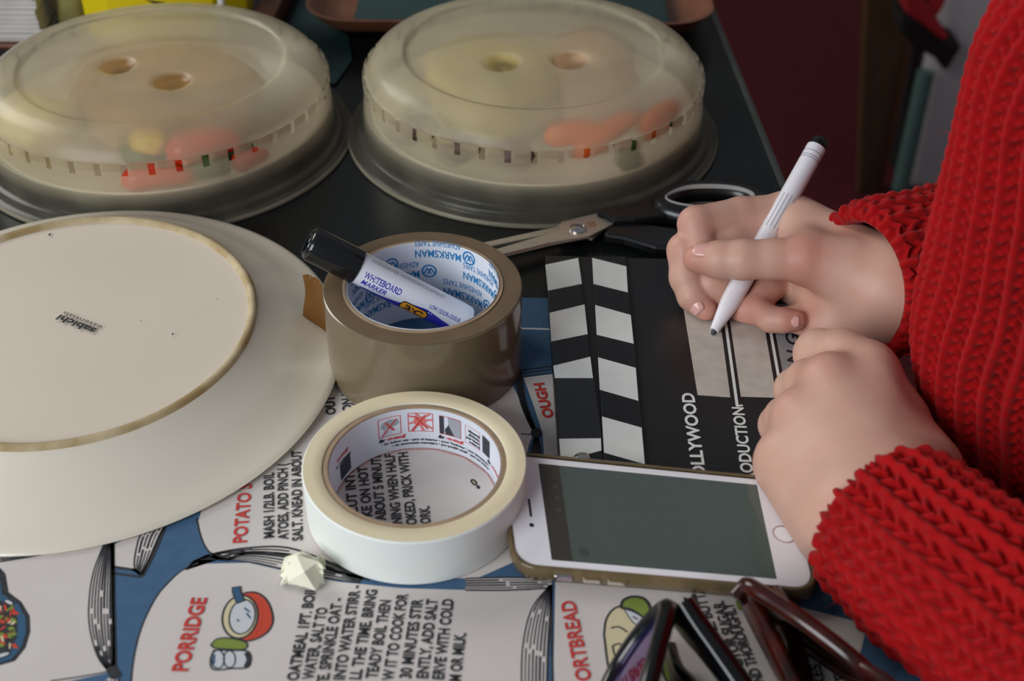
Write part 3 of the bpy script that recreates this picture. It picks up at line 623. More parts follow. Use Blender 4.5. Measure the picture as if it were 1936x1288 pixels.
def rod_patch(pts, mi_mat, name, r=MR + .06):
    """pts of (distance along, angle)"""
    A = [q for q in pts]; V = [ma + e * s + r * (u * math.cos(x) + v * math.sin(x)) for s, x in A]
    return mesh(name, V, [list(range(len(V)))], mi_mat, t)
TOPA = math.pi * .5          # v side faces the camera when positive
def fr(): pass
sgn = 1 if (v @ np.array([0, -1, 0])) > 0 else -1
def ANG(d): return sgn * math.radians(d)     # 0 = straight up, 90 = the side toward the near edge of the table
def band_patch(name, m, s_list, lo_list, hi_list, r):
    n = len(s_list); k = 6; V = []
    for s_, lo, hi in zip(s_list, lo_list, hi_list):
        for j in range(k): x = ANG(lo + (hi - lo) * j / (k - 1)); V.append(ma + e * s_ + r * (u * math.cos(x) + v * math.sin(x)))
    return mesh(name, V, grid_faces(n, k), m, t, smooth=179)
ss = list(np.linspace(33, L - 8, 30)); lo = [np.interp(s_, [33, 45, 54, 60, 68, 78, L], [126, 120, 106, 88, 80, 92, 108]) for s_ in ss]
band_patch('violet_band', MT['purple'], ss, lo, [150] * 30, MR + .06)
def rod_text(name, m, s, s0, deg, h, length, bold=.02, shear=0.0):
    V, F = glyphs(s, bold, shear); x = np.radians(deg) - V[:, 1] * h / MR; x = sgn * x
    mesh(name, ma + np.outer(s0 + V[:, 0] * length, e) + (MR + .14) * (np.outer(np.cos(x), u) + np.outer(np.sin(x), v)), F, m, t)
rod_text('lettering', MT['purple'], 'WHITEBOARD', 31, 80, 3.3, 21, .012)
rod_text('lettering', MT['purple'], 'MARKER', 31.5, 107, 3.0, 14, .012, .2)
rod_text('lettering', MT['purple'], 'LOW ODOR-ODEUR', L - 27, 72, 2.2, 18, 0)
rod_text('lettering', MT['greyprint'], 'CONSERVER HORIZONTALEMENT', 32, 18, 2.2, 42, 0)
band_patch('badge_outline', MT['print_black'], [54.6, 55.4, 56.5, 68.5, 69.6, 70.4], [102, 92, 88, 88, 92, 102], [122, 134, 138, 138, 134, 122], MR + .1)
band_patch('orange_badge', MT['badge'], [55.2, 56, 57, 68, 69, 69.8], [103, 95, 92, 92, 95, 103], [121, 131, 134, 134, 131, 121], MR + .14)
V, F = glyphs('BiC', .03); x = sgn * (np.radians(127) - V[:, 1] * 4.2 / MR)
mesh('badge_lettering', ma + np.outer(57.2 + V[:, 0] * 10.6, e) + (MR + .2) * (np.outer(np.cos(x), u) + np.outer(np.sin(x), v)), F, MT['print_black'], t)

# ------------------------------------------------------------------ masking tape
KC = (-43, 438.3, 0.9); KH = 26.5
t = thing('masking_tape_roll', 'roll of cream masking tape lying in front of the brown tape', 'tape', KC)
mesh('tape_winding', *lathe([(41.2, KH - .6), (41.2, .1), (49.0, 0), (49.9, .8), (50.2, KH - .9), (49.6, KH - .2)], KC, 128)[:1] + (lathe([(41.2, KH - .6), (41.2, .1), (49.0, 0), (49.9, .8), (50.2, KH - .9), (49.6, KH - .2)], KC, 128)[1],), MT['mask_lit'], t, smooth=40)
mesh('tape_side', *lathe([(49.6, KH - .2), (46, KH), (42, KH - .1), (41.2, KH - .6)], KC, 128), MT['mask_side'], t, smooth=40)
mesh('cardboard_core', *lathe([(41.2, .1), (41.2, KH - 1.2), (40.4, KH - .9), (38.7, KH - .9), (38.5, KH - 1.4), (38.5, .2)][::-1], KC, 128), MT['card'], t, smooth=40)
mesh('core_paper', *lathe([(38.4, .4), (38.3, .4), (38.3, KH - 1.6), (38.4, KH - 1.6)], KC, 128), MT['paper'], t, smooth=40)
KR = 38.15; D = math.radians
def klen(deg): return KR * math.radians(deg)
def kframe(th0, th1, z0, z1, m='redprint', wd=.35):
    mb = MB()
    for a, b, c_, d in ((th0, th1, z0, z0 + wd), (th0, th1, z1 - wd, z1)): roll_patch(mb, D(a), D(b), c_, d, KR, KC)
    w_ = math.degrees(wd / KR)
    for a in (th0, th1 + w_): roll_patch(mb, D(a), D(a - w_), z0, z1, KR, KC)
    mb.build('picture_frame', MT[m], t)
def kpoly(pts, m, name='picture', lift=.05):
    """pts of (degrees, height)"""
    mesh(name, [(KC[0] + (KR - lift) * math.cos(D(a)), KC[1] + (KR - lift) * math.sin(D(a)), z) for a, z in pts], [list(range(len(pts)))], MT[m], t)
def kline(a, b, wd, m, name='picture_stroke', lift=.1):
    a = np.array(a, float); b = np.array(b, float); sc = np.array([KR * PI / 180, 1]); d = (b - a) * sc; d /= np.linalg.norm(d); nn = np.array([-d[1], d[0]]) * wd / 2 / sc
    kpoly([a + nn, a - nn, b - nn, b + nn], m, name, lift)
ZT = KH - 3.6
kframe(121, 104, ZT - 11.5, ZT)                                        # crossed-out cloud
kpoly([(119, ZT - 5.4), (117.5, ZT - 3), (114.5, ZT - 2.2), (112, ZT - 1.4), (109, ZT - 2), (106.2, ZT - 2.6), (105.6, ZT - 4.6), (108, ZT - 5.8), (113, ZT - 6.6), (117, ZT - 6.8)], 'greyprint')
for a in (116, 113.5, 111): kline((a, ZT - 6.6), (a + 1.4, ZT - 10.6), .25, 'greyprint')
kline((118.5, ZT - 10.8), (107, ZT - 1.6), .6, 'redprint', lift=.15); kline((115.5, ZT - 2.6), (109.2, ZT - 8.6), .9, 'redprint', lift=.15)
kframe(99, 81, ZT - 11.0, ZT + .4)                                     # crossed-out sun
kpoly([(90.5 + 4.6 * math.cos(a), ZT - 4.6 + 3 * math.sin(a)) for a in np.linspace(0, 2 * PI, 15)[:-1]], 'pinkprint')
for a, b in (((94, -2), (98.6, -1.2)), ((94.6, -5), (98.6, -6)), ((93, -7), (97, -10.8)), ((90, -7.4), (88, -10.8)), ((87, -6.6), (81.6, -9.0)), ((86, -4), (81.6, -3.4)), ((87, -2), (83, .2)), ((91, -1.6), (93.6, .2))): kline((a[0], ZT + a[1]), (b[0], ZT + b[1]), 1.0, 'pinkprint')
kline((94, ZT - 1.4), (85, ZT - 9.4), .7, 'redprint', lift=.15); kline((86.5, ZT - .8), (96, ZT - 10.4), .8, 'redprint', lift=.15)
kframe(76.5, 59.5, ZT - 11.4, ZT)                                      # photograph panel
kpoly([(76.3, ZT - .3), (73, ZT - .3), (73, ZT - 11), (76.3, ZT - 11)], 'darkprint'); kpoly([(70, ZT - .3), (59.8, ZT - .3), (59.8, ZT - 11), (65, ZT - 11), (69.6, ZT - 5)], 'greyprint')
kpoly([(72, ZT - 11), (72.4, ZT - 8), (70.4, ZT - 6), (69.6, ZT - 4.2), (67, ZT - 5.2), (65, ZT - 4.6), (65, ZT - 11)], 'darkprint')
kframe(56, 42, ZT - 12, ZT - 1, wd=.2)
for i, s_ in enumerate(('Material', 'dichten,', 'pour fenetre', 'vnitrni')):
    mb = MB(); roll_text(mb, s_, D(55 - (2 if i != 2 else 0)), ZT - 4.4 - 2.2 * i, 1.5, klen(11 if i != 2 else 13), KR - .05, KC, False, .04); mb.build('lettering', MT['print_black'], t)
kpoly([(39, ZT - .6), (30, ZT - .6), (30, ZT - 11), (39, ZT - 11)], 'darkprint'); kpoly([(36, ZT - 6), (31, ZT - 5), (31, ZT - 10.6), (35, ZT - 10.6)], 'greyprint')
def kt(s_, a, z, deg, h, m, bold=.03, shear=.25):
    mb = MB(); roll_text(mb, s_, D(a), z, h, klen(deg), KR - .05, KC, False, bold, 0, shear); mb.build('lettering', MT[m], t)
for a in (121, 77.5, 33): kt('fix', a, ZT - 14.2, 5, 1.9, 'print_black', .05); kt('-o-moll', a - 5.6, ZT - 14.2, 14.5, 1.9, 'redprint', .05)
kt('\u2022 for indoor use \u2022 para el interior \u2022 pour l\u2019int\u00e9rieur \u2022 voor binnenshuis \u2022', 119, ZT - 16.6, 88, 1.35, 'print_black', .03, 0)
kt('\u2022 do stosowania wewn\u0105trz \u2022 pro pou\u017eit\u00ed uvnit\u0159 \u2022 para uso interior', 111, ZT - 18.8, 80, 1.35, 'print_black', .03, 0)
kt('-o-moll', 164, ZT - 7, 16, 1.9, 'redprint', .05); kt('for indoor use', 166, ZT - 10, 20, 1.35, 'print_black', .03, 0)
kpoly([(160, ZT - 11), (147, ZT - 9), (147, ZT - 19), (160, ZT - 20)], 'darkprint'); kpoly([(156, ZT - 11), (147.4, ZT - 9.4), (147.4, ZT - 18), (154, ZT - 16)], 'greyprint')
mb = MB(); roll_patch(mb, D(175), D(10), .6, 1.2, KR, KC); mb.build('red_edge_line', MT['redprint'], t)
# scrap of crumpled tape by the roll
sc0 = at(573, 1085, 1)
r = random.Random(11); n = 9; V = []
for i in range(n):
    for j in range(n):
        a_ = (i / (n - 1) - .5) * 2; b_ = (j / (n - 1) - .5) * 2; rr2 = max(abs(a_), abs(b_))
        V.append((a_ * 8.6 + r.uniform(-1.7, 1.7), b_ * 8.2 + r.uniform(-1.7, 1.7), 11 * (1 - rr2 ** 2) * r.uniform(.55, 1.0) + r.uniform(.2, 2.6)))
F = grid_faces(n, n).tolist(); F = [f for q in F for f in ([q[0], q[1], q[2]], [q[0], q[2], q[3]])]; V = np.array(V); V[:, 2] -= V[:, 2].min()
t = thing('tape_scrap', 'crumpled scrap of cream masking tape on the towel beside the roll', 'tape scrap', (sc0[0], sc0[1], .9))
mesh('crumple', V + np.array([sc0[0], sc0[1], 0.9]), F, MT['scrap'], t)
fl = [at(537, 1068, 8), at(560, 1048, 13), at(602, 1062, 11), at(612, 1086, 6), at(598, 1118, 3), at(545, 1100, 4), at(575, 1082, 12)]
mesh('fold', fl, [[6, 0, 1], [6, 1, 2], [6, 2, 3], [6, 3, 4], [6, 4, 5], [6, 5, 0]], MT['scrap'], t)
A = smoothpath([at(596, 1068, 9), at(606, 1070, 11), at(612, 1080, 9), at(604, 1084, 7)], 8); mesh('curl', [q + np.array([0, 0, dz]) for q in A for dz in (-1.5, 1.5)], grid_faces(8, 2), MT['scrap'], t, smooth=179)

# ------------------------------------------------------------------ clapperboard
BZ0, BZ = 0.9, 8.4
t = thing('clapperboard', 'black film clapperboard with white stripes and writing panels under the hands', 'clapperboard', (105, 540, BZ0))
mesh('board', *prism([(45, 428), (192, 428), (194, 632), (36, 636), (36, 500)], BZ0, BZ - 1.2), MT['board'], t, bevel=.6)
def bp(p, z=BZ): return at(p[0], p[1], z)
def q2(l, z): return [tuple(at(p[0], p[1], z)[:2]) for p in l]
s1 = q2([(1031, 483), (1093, 484), (1140, 872), (1057, 866)], BZ + 1); s2 = q2([(1119, 484), (1183, 484), (1221, 884), (1142, 874)], BZ + 1)
for nm, poly, whites in (('clap_stick', s1, [[(1031, 501), (1093, 488), (1100, 537), (1036, 550)], [(1039, 592), (1105, 576), (1111, 632), (1042, 646)], [(1046, 692), (1116, 675), (1121, 715), (1049, 715)], [(1057, 829), (1136, 826), (1137, 852), (1094, 864), (1060, 868)]]),
                          ('fixed_stick', s2, [[(1119.5, 488), (1184, 504), (1187, 553), (1122, 537)], [(1125, 577), (1192.5, 596), (1198, 650), (1128, 633)], [(1130.5, 676), (1202, 696), (1207, 758), (1134, 737)], [(1138, 788), (1213, 809), (1219, 878), (1142, 856)]])):
    o = mesh(nm, *prism(poly, BZ - 1.1 if nm == 'fixed_stick' else BZ0, BZ + 1), MT['black'], t, bevel=.5)
    for wq in whites: mesh('white_stripe', *prism(q2(wq, BZ + 1), BZ + .9, BZ + 1.12), MT['boardwhite'], o)
mesh('tape_patch', *prism(q2([(1049, 717), (1122, 717), (1138, 828), (1055, 829)], BZ + 1.4), BZ + 1.0, BZ + 1.5), MT['tapeblack'], t, bevel=.3)
hp = at(1100, 869, BZ + 1); mesh('hinge_rivet', *lathe([(4.2, 1.0), (4.2, 1.6), (3.4, 2.6), (1.5, 3.1), (0.01, 3.2)], (hp[0], hp[1], BZ), 24), MT['steel2'], t, smooth=50)
ZB = BZ - 1.1
def pan(l, m, k=0, name='writing_panel'): return mesh(name, *prism(q2(l, ZB), ZB - .15, ZB + .12 + k * .05), MT[m], t)
pan([(1290, 569), (1366, 569), (1390, 752), (1319, 747)], 'panel'); pan([(1374, 575), (1443, 575), (1467, 752), (1399, 750)], 'panel'); pan([(1455, 575), (1640, 575), (1665, 770), (1482, 760)], 'panelgrey')
for l in ([(1364, 560), (1393, 769)], [(1444, 560), (1482, 774)]):
    a, b = [at(p[0], p[1], ZB) for p in l]
    for dx, wd, m, k in ((0, 5.2, 'board', 1), (.2, 1.5, 'boardwhite', 2)): mesh('panel_line', *ribbon([(a[0] + dx, a[1]), (b[0] + dx, b[1])], wd, ZB + .14 + k * .05), MT[m], t)
mesh('panel_line', *ribbon([tuple(at(1392, 769, ZB)[:2]), tuple(at(1404, 767, ZB)[:2])], 1.2, ZB + .25), MT['boardwhite'], t)
mesh('panel_line', *ribbon([tuple(at(1560, 654, ZB)[:2]), tuple(at(1668, 656, ZB)[:2])], 1.0, ZB + .25), MT['boardwhite'], t)
def bt(s_, a, b, h, m='boardwhite', bold=.02, shear=0):
    mb = MB(); text_on_plane(mb, s_, at(a[0], a[1], ZB), at(b[0], b[1], ZB), h, ZB + .22, bold, 0, shear); mb.build('lettering', MT[m], t)
bt('HOLLYWOOD', (1338, 926), (1311, 744), 6.0, bold=.03); bt('PRODUCTION', (1428, 922), (1405, 771), 5.6, bold=.025)
bt('ON GIBS', (1516, 716), (1505, 592), 6.6, 'print_black', .02, .15)

# ------------------------------------------------------------------ scissors
t = thing('scissors', 'open steel scissors with black plastic handles beside the clapperboard', 'scissors', (50, 660, 1))
mesh('blade', *prism(q2([(858, 494), (926, 474), (1059, 435), (1061, 422), (1131, 409.5), (1162, 421), (1116, 445), (1040, 458), (936, 484)], 9), 7.4, 8.9), MT['steel'], t, bevel=.25)
mesh('cutting_bevel', *prism(q2([(858, 494), (936, 484), (1040, 458), (1116, 445), (1112, 450), (1040, 464), (934, 490)], 8), 6.9, 7.9), MT['steel2'], t)
mesh('blade', *prism(q2([(850, 482), (892, 464), (1050, 430), (1062, 420), (1127, 404), (1160, 416), (1120, 452), (1052, 440)], 6), 4.6, 6.3), MT['steel'], t, bevel=.25)
pv = at(1092, 433, 9); mesh('pivot_screw', *lathe([(5.0, 0), (5.0, .9), (4.3, 1.2), (4.0, .9), (3.6, .9), (2.6, 1.6), (0.01, 1.9)], (pv[0], pv[1], 8.9), 32), MT['steel2'], t, smooth=40)
mesh('stamped_mark', *prism(q2([(1108, 420), (1124, 418), (1130, 428), (1114, 430)], 9), 8.85, 8.95), MT['steel2'], t)
def loop(pts, rr, rz, name, m): 
    P = smoothpath(pts + pts[:3], 60)[:-12]; n = len(P)
    V, F = tube(P, rz, rr, seg=12, caps=False); mesh(name, V, F, m, t, smooth=179); return P
# far handle: finger loop beside the hand
L1 = [at(1250, 386, 10), at(1290, 366, 10), at(1345, 362, 10), at(1400, 368, 10), at(1432, 384, 10), at(1420, 404, 10), at(1370, 414, 10), at(1310, 412, 10), at(1262, 402, 10)]
def closed(pts, n=72): 
    Q = smoothpath(pts[-2:] + pts + pts[:3], 400); d0 = np.argmin(np.linalg.norm(Q[40:160] - pts[0], axis=1)) + 40; d1 = np.argmin(np.linalg.norm(Q[240:] - pts[0], axis=1)) + 240
    return Q[np.linspace(d0, d1, n + 1).astype(int)[:-1]]
def ring_tube(P, rr, rz, seg=12):
    T = np.roll(P, -1, 0) - np.roll(P, 1, 0); T /= np.linalg.norm(T, axis=1)[:, None]; B = np.cross(T, [0, 0, 1]); x = np.arange(seg) / seg * 2 * PI
    V = P[:, None] + B[:, None] * (rr * np.cos(x))[None, :, None] + np.array([0, 0, 1]) * (rz * np.sin(x))[None, :, None]; n = len(P)
    i = np.arange(n)[:, None]; j = np.arange(seg)[None]; F = np.stack([i * seg + j, i * seg + (j + 1) % seg, ((i + 1) % n) * seg + (j + 1) % seg, ((i + 1) % n) * seg + j], -1).reshape(-1, 4)
    return V.reshape(-1, 3), F.tolist()
P1 = closed(L1); mesh('handle', *ring_tube(P1, 6.5, 7), MT['handle'], t, smooth=179)
cc = P1.mean(0); mesh('grip_liner', *ring_tube(cc + (P1 - cc) * np.array([.9, .80, 1]), 1.6, 7.3), MT['liner'], t, smooth=179)
mesh('handle_shank', *prism(q2([(1126, 404), (1180, 396), (1240, 384), (1262, 376), (1290, 410), (1262, 416), (1200, 424), (1160, 424)], 9), 5.5, 13), MT['handle'], t, bevel=2)
L2 = [at(1300, 452, 9), at(1340, 440, 9), at(1400, 440, 9), at(1450, 450, 9), at(1456, 470, 9), at(1420, 486, 9), at(1350, 486, 9), at(1306, 474, 9)]
mesh('handle', *ring_tube(closed(L2), 5.5, 6), MT['handle'], t, smooth=179)
mesh('handle_shank', *prism(q2([(1150, 432), (1180, 424), (1240, 428), (1310, 440), (1312, 476), (1240, 470), (1180, 452), (1140, 446)], 8), 2.5, 9.5), MT['handle'], t, bevel=2)

# ------------------------------------------------------------------ phone
t = thing('smartphone', 'white smartphone in a clear gold-tinted case lying face up on the clapperboard', 'phone', (63, 420, 1))
Q = [at(950, 858, 17.0), at(1494.7, 911.8, 17.0), at(1540, 1113.9, 10.5), at(976.5, 1066.7, 10.5)]
def PH(u_, v_, dz=0.0):
    """u along the phone 0..138 from the earpiece end, v 0..67 from the far long side; dz above the glass"""
    a = u_ / 138; b = v_ / 67; p = Q[0] * (1 - a) * (1 - b) + Q[1] * a * (1 - b) + Q[2] * a * b + Q[3] * (1 - a) * b
    return p + PN * dz
PN = np.cross(Q[1] - Q[0], Q[3] - Q[0]); PN /= np.linalg.norm(PN); PN = PN if PN[2] > 0 else -PN
def rr_(x0, x1, y0, y1, r, n=7):
    out = []
    for cx, cy, a0 in ((x1 - r, y1 - r, 0), (x0 + r, y1 - r, 90), (x0 + r, y0 + r, 180), (x1 - r, y0 + r, 270)):
        for k in range(n): a = math.radians(a0 + 90 * k / (n - 1)); out.append((cx + r * math.cos(a), cy + r * math.sin(a)))
    return out
def slab(layers, name, m, parent, smooth=50):
    """layers of (outline, dz), stacked"""
    n = len(layers[0][0]); V = [PH(p[0], p[1], dz) for o_, dz in layers for p in o_]; F = grid_faces(len(layers), n, True).tolist()
    F += [list(range(n))[::-1], list(range((len(layers) - 1) * n, len(layers) * n))]
    return mesh(name, V, F, m, parent, smooth=smooth)
slab([(rr_(.5, 137.5, .5, 66.5, 9), -6.8), (rr_(0, 138, 0, 67, 9.5), -5.5), (rr_(0, 138, 0, 67, 9.5), -1.2), (rr_(.3, 137.7, .3, 66.7, 9.3), -.6)], 'body', MT['alu'], t)
face = slab([(rr_(.3, 137.7, .3, 66.7, 9.3), -.6), (rr_(.3, 137.7, .3, 66.7, 9.3), -.15), (rr_(.9, 137.1, .9, 66.1, 8.8), 0)], 'front_glass', MT['phonewhite'], t)
def pflat(o_, dz, name, m, parent=t): return mesh(name, [PH(p[0], p[1], dz) for p in o_], [list(range(len(o_)))][::1], m, parent)
scr = pflat(rr_(17, 121.5, 4.2, 63, .2, 2), .05, 'screen', MT['screen'])
pflat(rr_(17, 27, 4.2, 63, .2, 2), .08, 'screen_bar', MT['screenbar'])
for v0 in (17, 24, 31.5): pflat(rr_(22.5, 25, v0, v0 + 2.4, .3, 3), .1, 'screen_icon', MT['icon'])
pflat([(33 + 2.6 * math.cos(a), 57 + 2.6 * math.sin(a)) for a in np.linspace(0, 2 * PI, 24)[:-1]], .1, 'screen_button', MT['icon'])
ring = [(129.5 + r_ * math.cos(a), 35.0 + r_ * math.sin(a)) for r_ in (4.7, 5.4) for a in np.arange(32) / 32 * 2 * PI]
mesh('home_button_ring', [PH(p[0], p[1], .06) for p in ring], grid_faces(2, 32, True), MT['alu'], t)
pflat([(129.5 + 4.7 * math.cos(a), 35.0 + 4.7 * math.sin(a)) for a in np.arange(32) / 32 * 2 * PI], .04, 'home_button', MT['phonewhite'])
pflat(rr_(9.4, 10.6, 27.5, 38.5, .55, 5), .05, 'earpiece', MT['phoneback']); pflat([(4.6 + .9 * math.cos(a), 31 + .9 * math.sin(a)) for a in np.arange(16) / 16 * 2 * PI], .05, 'proximity_sensor', MT['phoneback'])
pflat([(9.7 + 1.2 * math.cos(a), 43.5 + 1.2 * math.sin(a)) for a in np.arange(16) / 16 * 2 * PI], .05, 'front_camera', MT['phoneback'])
# bumper of the clear case: closed loop round the body
lay = [(0.1, 9.6, .45), (1.2, 10.5, .75), (2.2, 11.2, .2), (2.4, 11.4, -4), (1.9, 11, -7.6), (.6, 9.8, -8.2)]
n = len(rr_(0, 138, 0, 67, 9.5)); V = [PH(p[0], p[1], dz) for g, r_, dz in lay for p in rr_(-g, 138 + g, -g, 67 + g, r_)]
mesh('case', V, grid_faces(len(lay), n, True).tolist() + [list(range((len(lay) - 1) * n, len(lay) * n))], MT['case'], t, smooth=60)
for u0, u1, nm, m in ((17, 26.5, 'mute_switch', 'alu'), (30.5, 39.5, 'volume_button', 'case'), (42, 52, 'volume_button', 'case')):
    pts = [(u0, 67.5, -1.4), (u1, 67.5, -1.4), (u1 - .6, 70.6, -2.2), (u0 + .6, 70.6, -2.2), (u0, 67.5, -6), (u1, 67.5, -6), (u1 - .6, 70.6, -5.2), (u0 + .6, 70.6, -5.2)]
    mesh(nm, [PH(*p) for p in pts], [[0, 1, 2, 3], [3, 2, 6, 7], [7, 6, 5, 4], [0, 3, 7, 4], [1, 5, 6, 2]], MT[m], t, bevel=.5)

# ------------------------------------------------------------------ two folded pairs of sunglasses
def sunglasses(label, O, d, wv, nrm, frame, lens, inner, temples, W=138, H=42, curve=.0011, tw=6):
    O, d, wv, nrm = [np.array(x, float) for x in (O, d, wv, nrm)]; d /= np.linalg.norm(d); wv -= d * (wv @ d); wv /= np.linalg.norm(wv); n_ = np.cross(d, wv); n_ = n_ if n_ @ nrm > 0 else -n_
    t = thing('sunglasses', label, 'sunglasses', (O[0], O[1], 1))
    def G(s, h, off=0.0): return O + d * s + wv * h + n_ * (off - curve * (s - W / 2) ** 2 + curve * (W / 2) ** 2)
    out = [(3, 1), (16, 2), (34, 1.5), (50, -2), (58, -8), (59, -18), (54, -30), (42, -39), (26, -42), (11, -37), (2, -25), (-1, -10)]
    for side in (0, 1):
        L = [(s, h) if not side else (W - s, h) for s, h in out]
        P = np.array([(a, b, 0) for a, b in L], float); Pc = closed(list(P), 60)
        Gp = np.array([G(p[0], p[1]) for p in Pc]); c_ = Gp.mean(0)
        T = np.roll(Gp, -1, 0) - np.roll(Gp, 1, 0); T /= np.linalg.norm(T, axis=1)[:, None]; B = np.cross(T, n_); x = np.arange(10) / 10 * 2 * PI
        V = Gp[:, None] + B[:, None] * (3.3 * np.cos(x))[None, :, None] + n_ * (3.6 * np.sin(x))[None, :, None]
        i = np.arange(60)[:, None]; j = np.arange(10)[None]; F = np.stack([i * 10 + j, i * 10 + (j + 1) % 10, ((i + 1) % 60) * 10 + (j + 1) % 10, ((i + 1) % 60) * 10 + j], -1).reshape(-1, 4)
        mesh('rim', V.reshape(-1, 3), F, frame, t, smooth=179)
        rings = [1, .8, .6, .4, .2, .02]; pc = Pc.mean(0); V = [G(*(pc + (q - pc) * k)[:2], off=.5) for k in rings for q in Pc]
        mesh('lens', V, grid_faces(6, 60, True), [lens], t, smooth=179)
        V = [G(*(pc + (q - pc) * k)[:2], off=-.6) for k in rings for q in Pc]; mesh('lens_back', V, grid_faces(6, 60, True), inner, t, smooth=179)
    mesh('bridge', *tube([G(55, -3), G(W / 2 - 3, 0, 1), G(W / 2 + 3, 0, 1), G(W - 55, -3)], 2.4, 1.9, up=n_), frame, t, smooth=60)
    for (pts, wn, wb) in temples:
        P = smoothpath(pts, 24); k = np.linspace(0, 1, 24)
        mesh('temple', *tube(P, np.interp(k, [0, .3, 1], [wn[0], wn[1], wn[2]]), wb, seg=14, up=(0, 0, 1), power=3.2), frame, t, smooth=50)
    for s in (1, W - 1): mesh('hinge_block', *tube([G(s, -3, 1.5), G(s, -3, -6)], 5, 3.0, seg=12, up=wv, power=3), frame, t, smooth=50)
    return t
oA = at(1264, 1142, 40); dA = at(1242, 1330, 40) - oA
sunglasses('black folded sunglasses with purple mirrored lenses, on the shortbread recipe', oA, dA, (.45, 0, .89), (-1, 0, .4), MT['glossblack'], MT['mirror'], MT['glossblack'],
           [([at(1286, 1150, 37), at(1312, 1185, 34), at(1352, 1236, 30), at(1420, 1330, 22), at(1500, 1460, 8)], (8.5, 7, 4), 4.6),
            ([oA + dA / np.linalg.norm(dA) * 134 + np.array([8, 0, -6]), at(1330, 1380, 18), at(1280, 1270, 12), at(1268, 1230, 8)], (7, 5, 4), 2.4)])
oB = at(1404, 1103, 37); dB = at(1606, 1272, 37) - oB
sunglasses('brown tortoiseshell folded sunglasses, tip against the phone and the red sleeve', oB, dB, (-.42, -.25, .85), (.5, .6, .6), MT['tortoise'], MT['lensred'], MT['lensred'],
           [([at(1412, 1116, 30), at(1430, 1160, 27), at(1470, 1240, 23), at(1530, 1360, 16), at(1590, 1480, 8)], (6.5, 6, 4), 3.6),
            ([oB + dB / np.linalg.norm(dB) * 134 + np.array([-4, -8, -6]), at(1560, 1380, 14), at(1512, 1270, 11), at(1478, 1160, 9), at(1462, 1130, 6)], (6, 6, 6), 4.4)])

# ------------------------------------------------------------------ things at the back of the worktop
t = thing('serving_tray', 'dark green tray with a raised copper-brown rim behind the covers', 'tray', (-4, 1040, 0))
def rrect(x0, x1, y0, y1, r, n=9): return rr_(x0, x1, y0, y1, r, n)
bx = (-158, 150, 921, 1150)
def tl_(g, r): return rrect(bx[0] - g, bx[1] + g, bx[2] - g, bx[3] + g, r)
def loft(layers, cap0=False, cap1=False):
    n = len(layers[0][0]); V = [(p[0], p[1], z) for o_, z in layers for p in o_]; F = grid_faces(len(layers), n, True).tolist()
    if cap0: F.append(list(range(n))[::-1])
    if cap1: F.append(list(range((len(layers) - 1) * n, len(layers) * n)))
    return V, F
mesh('rim', *loft([(tl_(-9, 30), 13), (tl_(-3, 34), 20), (tl_(0, 36), 24), (tl_(1, 36), 25.5), (tl_(-1, 35), 26), (tl_(-4, 33), 23.5), (tl_(-12, 28), 17)]), MT['copper'], t, smooth=60)
mesh('base', *loft([(tl_(-24, 20), 0.2), (tl_(-12, 28), 12), (tl_(-9, 30), 13)], True), MT['traydark'], t, smooth=60)
mesh('tray_floor', *loft([(tl_(-12, 28), 17), (tl_(-20, 22), 12), (tl_(-24, 20), 11.5)], False, True), MT['copper'], t, smooth=60)
mesh('tray_mat', *loft([(rrect(-121, 116, 930, 1135, 8), 17), (rrect(-121, 116, 930, 1135, 8), 20.5), (rrect(-120, 115, 931, 1134, 8), 21)], False, True), MT['traygreen'], t, smooth=40)
t = thing('yellow_bag', 'bright yellow plastic bag with small black print behind the left cover', 'bag', (-270, 950, 0))
fr = [(-322, 936), (-300, 924), (-250, 926), (-224, 930), (-204, 952), (-208, 1000), (-320, 1002), (-330, 965)]
def sc_(k, c_=(-266, 962)): return [(c_[0] + (p[0] - c_[0]) * k, c_[1] + (p[1] - c_[1]) * k) for p in fr]
mesh('sack', *loft([(sc_(.96), .1), (sc_(1), 4), (sc_(1.01), 40), (sc_(.98), 80), (sc_(.9), 110), (sc_(.6), 122)], True, True), MT['yellow'], t, smooth=25)
mesh('print_line', [(-290, 923.6, 24), (-258, 924.8, 24), (-258, 924.8, 26.5), (-290, 923.6, 26.5)], [[0, 1, 2, 3]], MT['print_black'], t)
mesh('print_mark', [(-262, 924.2, 34), (-254, 924.5, 32.5), (-258, 924.3, 37), (-272, 923.8, 39)], [[0, 1, 2, 3]], MT['print_black'], t)
V, F = tube([(-212, 905, 1.5), (-213, 912, 60), (-214, 920, 120)], 2.6, seg=12); 
t2 = thing('white_stick', 'thin white stick standing against the yellow bag', 'stick', (-212, 905, 0)); mesh('shaft', V, F, MT['boardwhite'], t2, smooth=60); mesh('tip', *lathe([(0.01, 0), (2.8, 0), (3, 3), (2.6, 5)], (-212, 905, 0), 12), MT['liner'], t2, smooth=50)
t = thing('thick_book', 'thick white-paged book with slate blue cover at the far left corner', 'book', (-420, 960, 0))
mesh('cover_board', *box(-480, -352, 924, 1060, 47.5, 52), MT['bookblue'], t, bevel=.6); mesh('cover_board', *box(-480, -352, 922, 1060, .1, 3.2), MT['mahog'], t, bevel=.6)
r = random.Random(2); z = 3.2
for k in range(12):
    h = (47.5 - 3.2) / 12; mesh('page_block', *box(-476, -355 + r.uniform(-2.4, 1.5), 926.5 + r.uniform(-2, 2), 1056, z, z + h - .35), MT['page'], t, bevel=.3); z += h
t = thing('olive_pouch', 'crumpled olive fabric pouch between the book and the yellow bag', 'pouch', (-334, 945, 0))
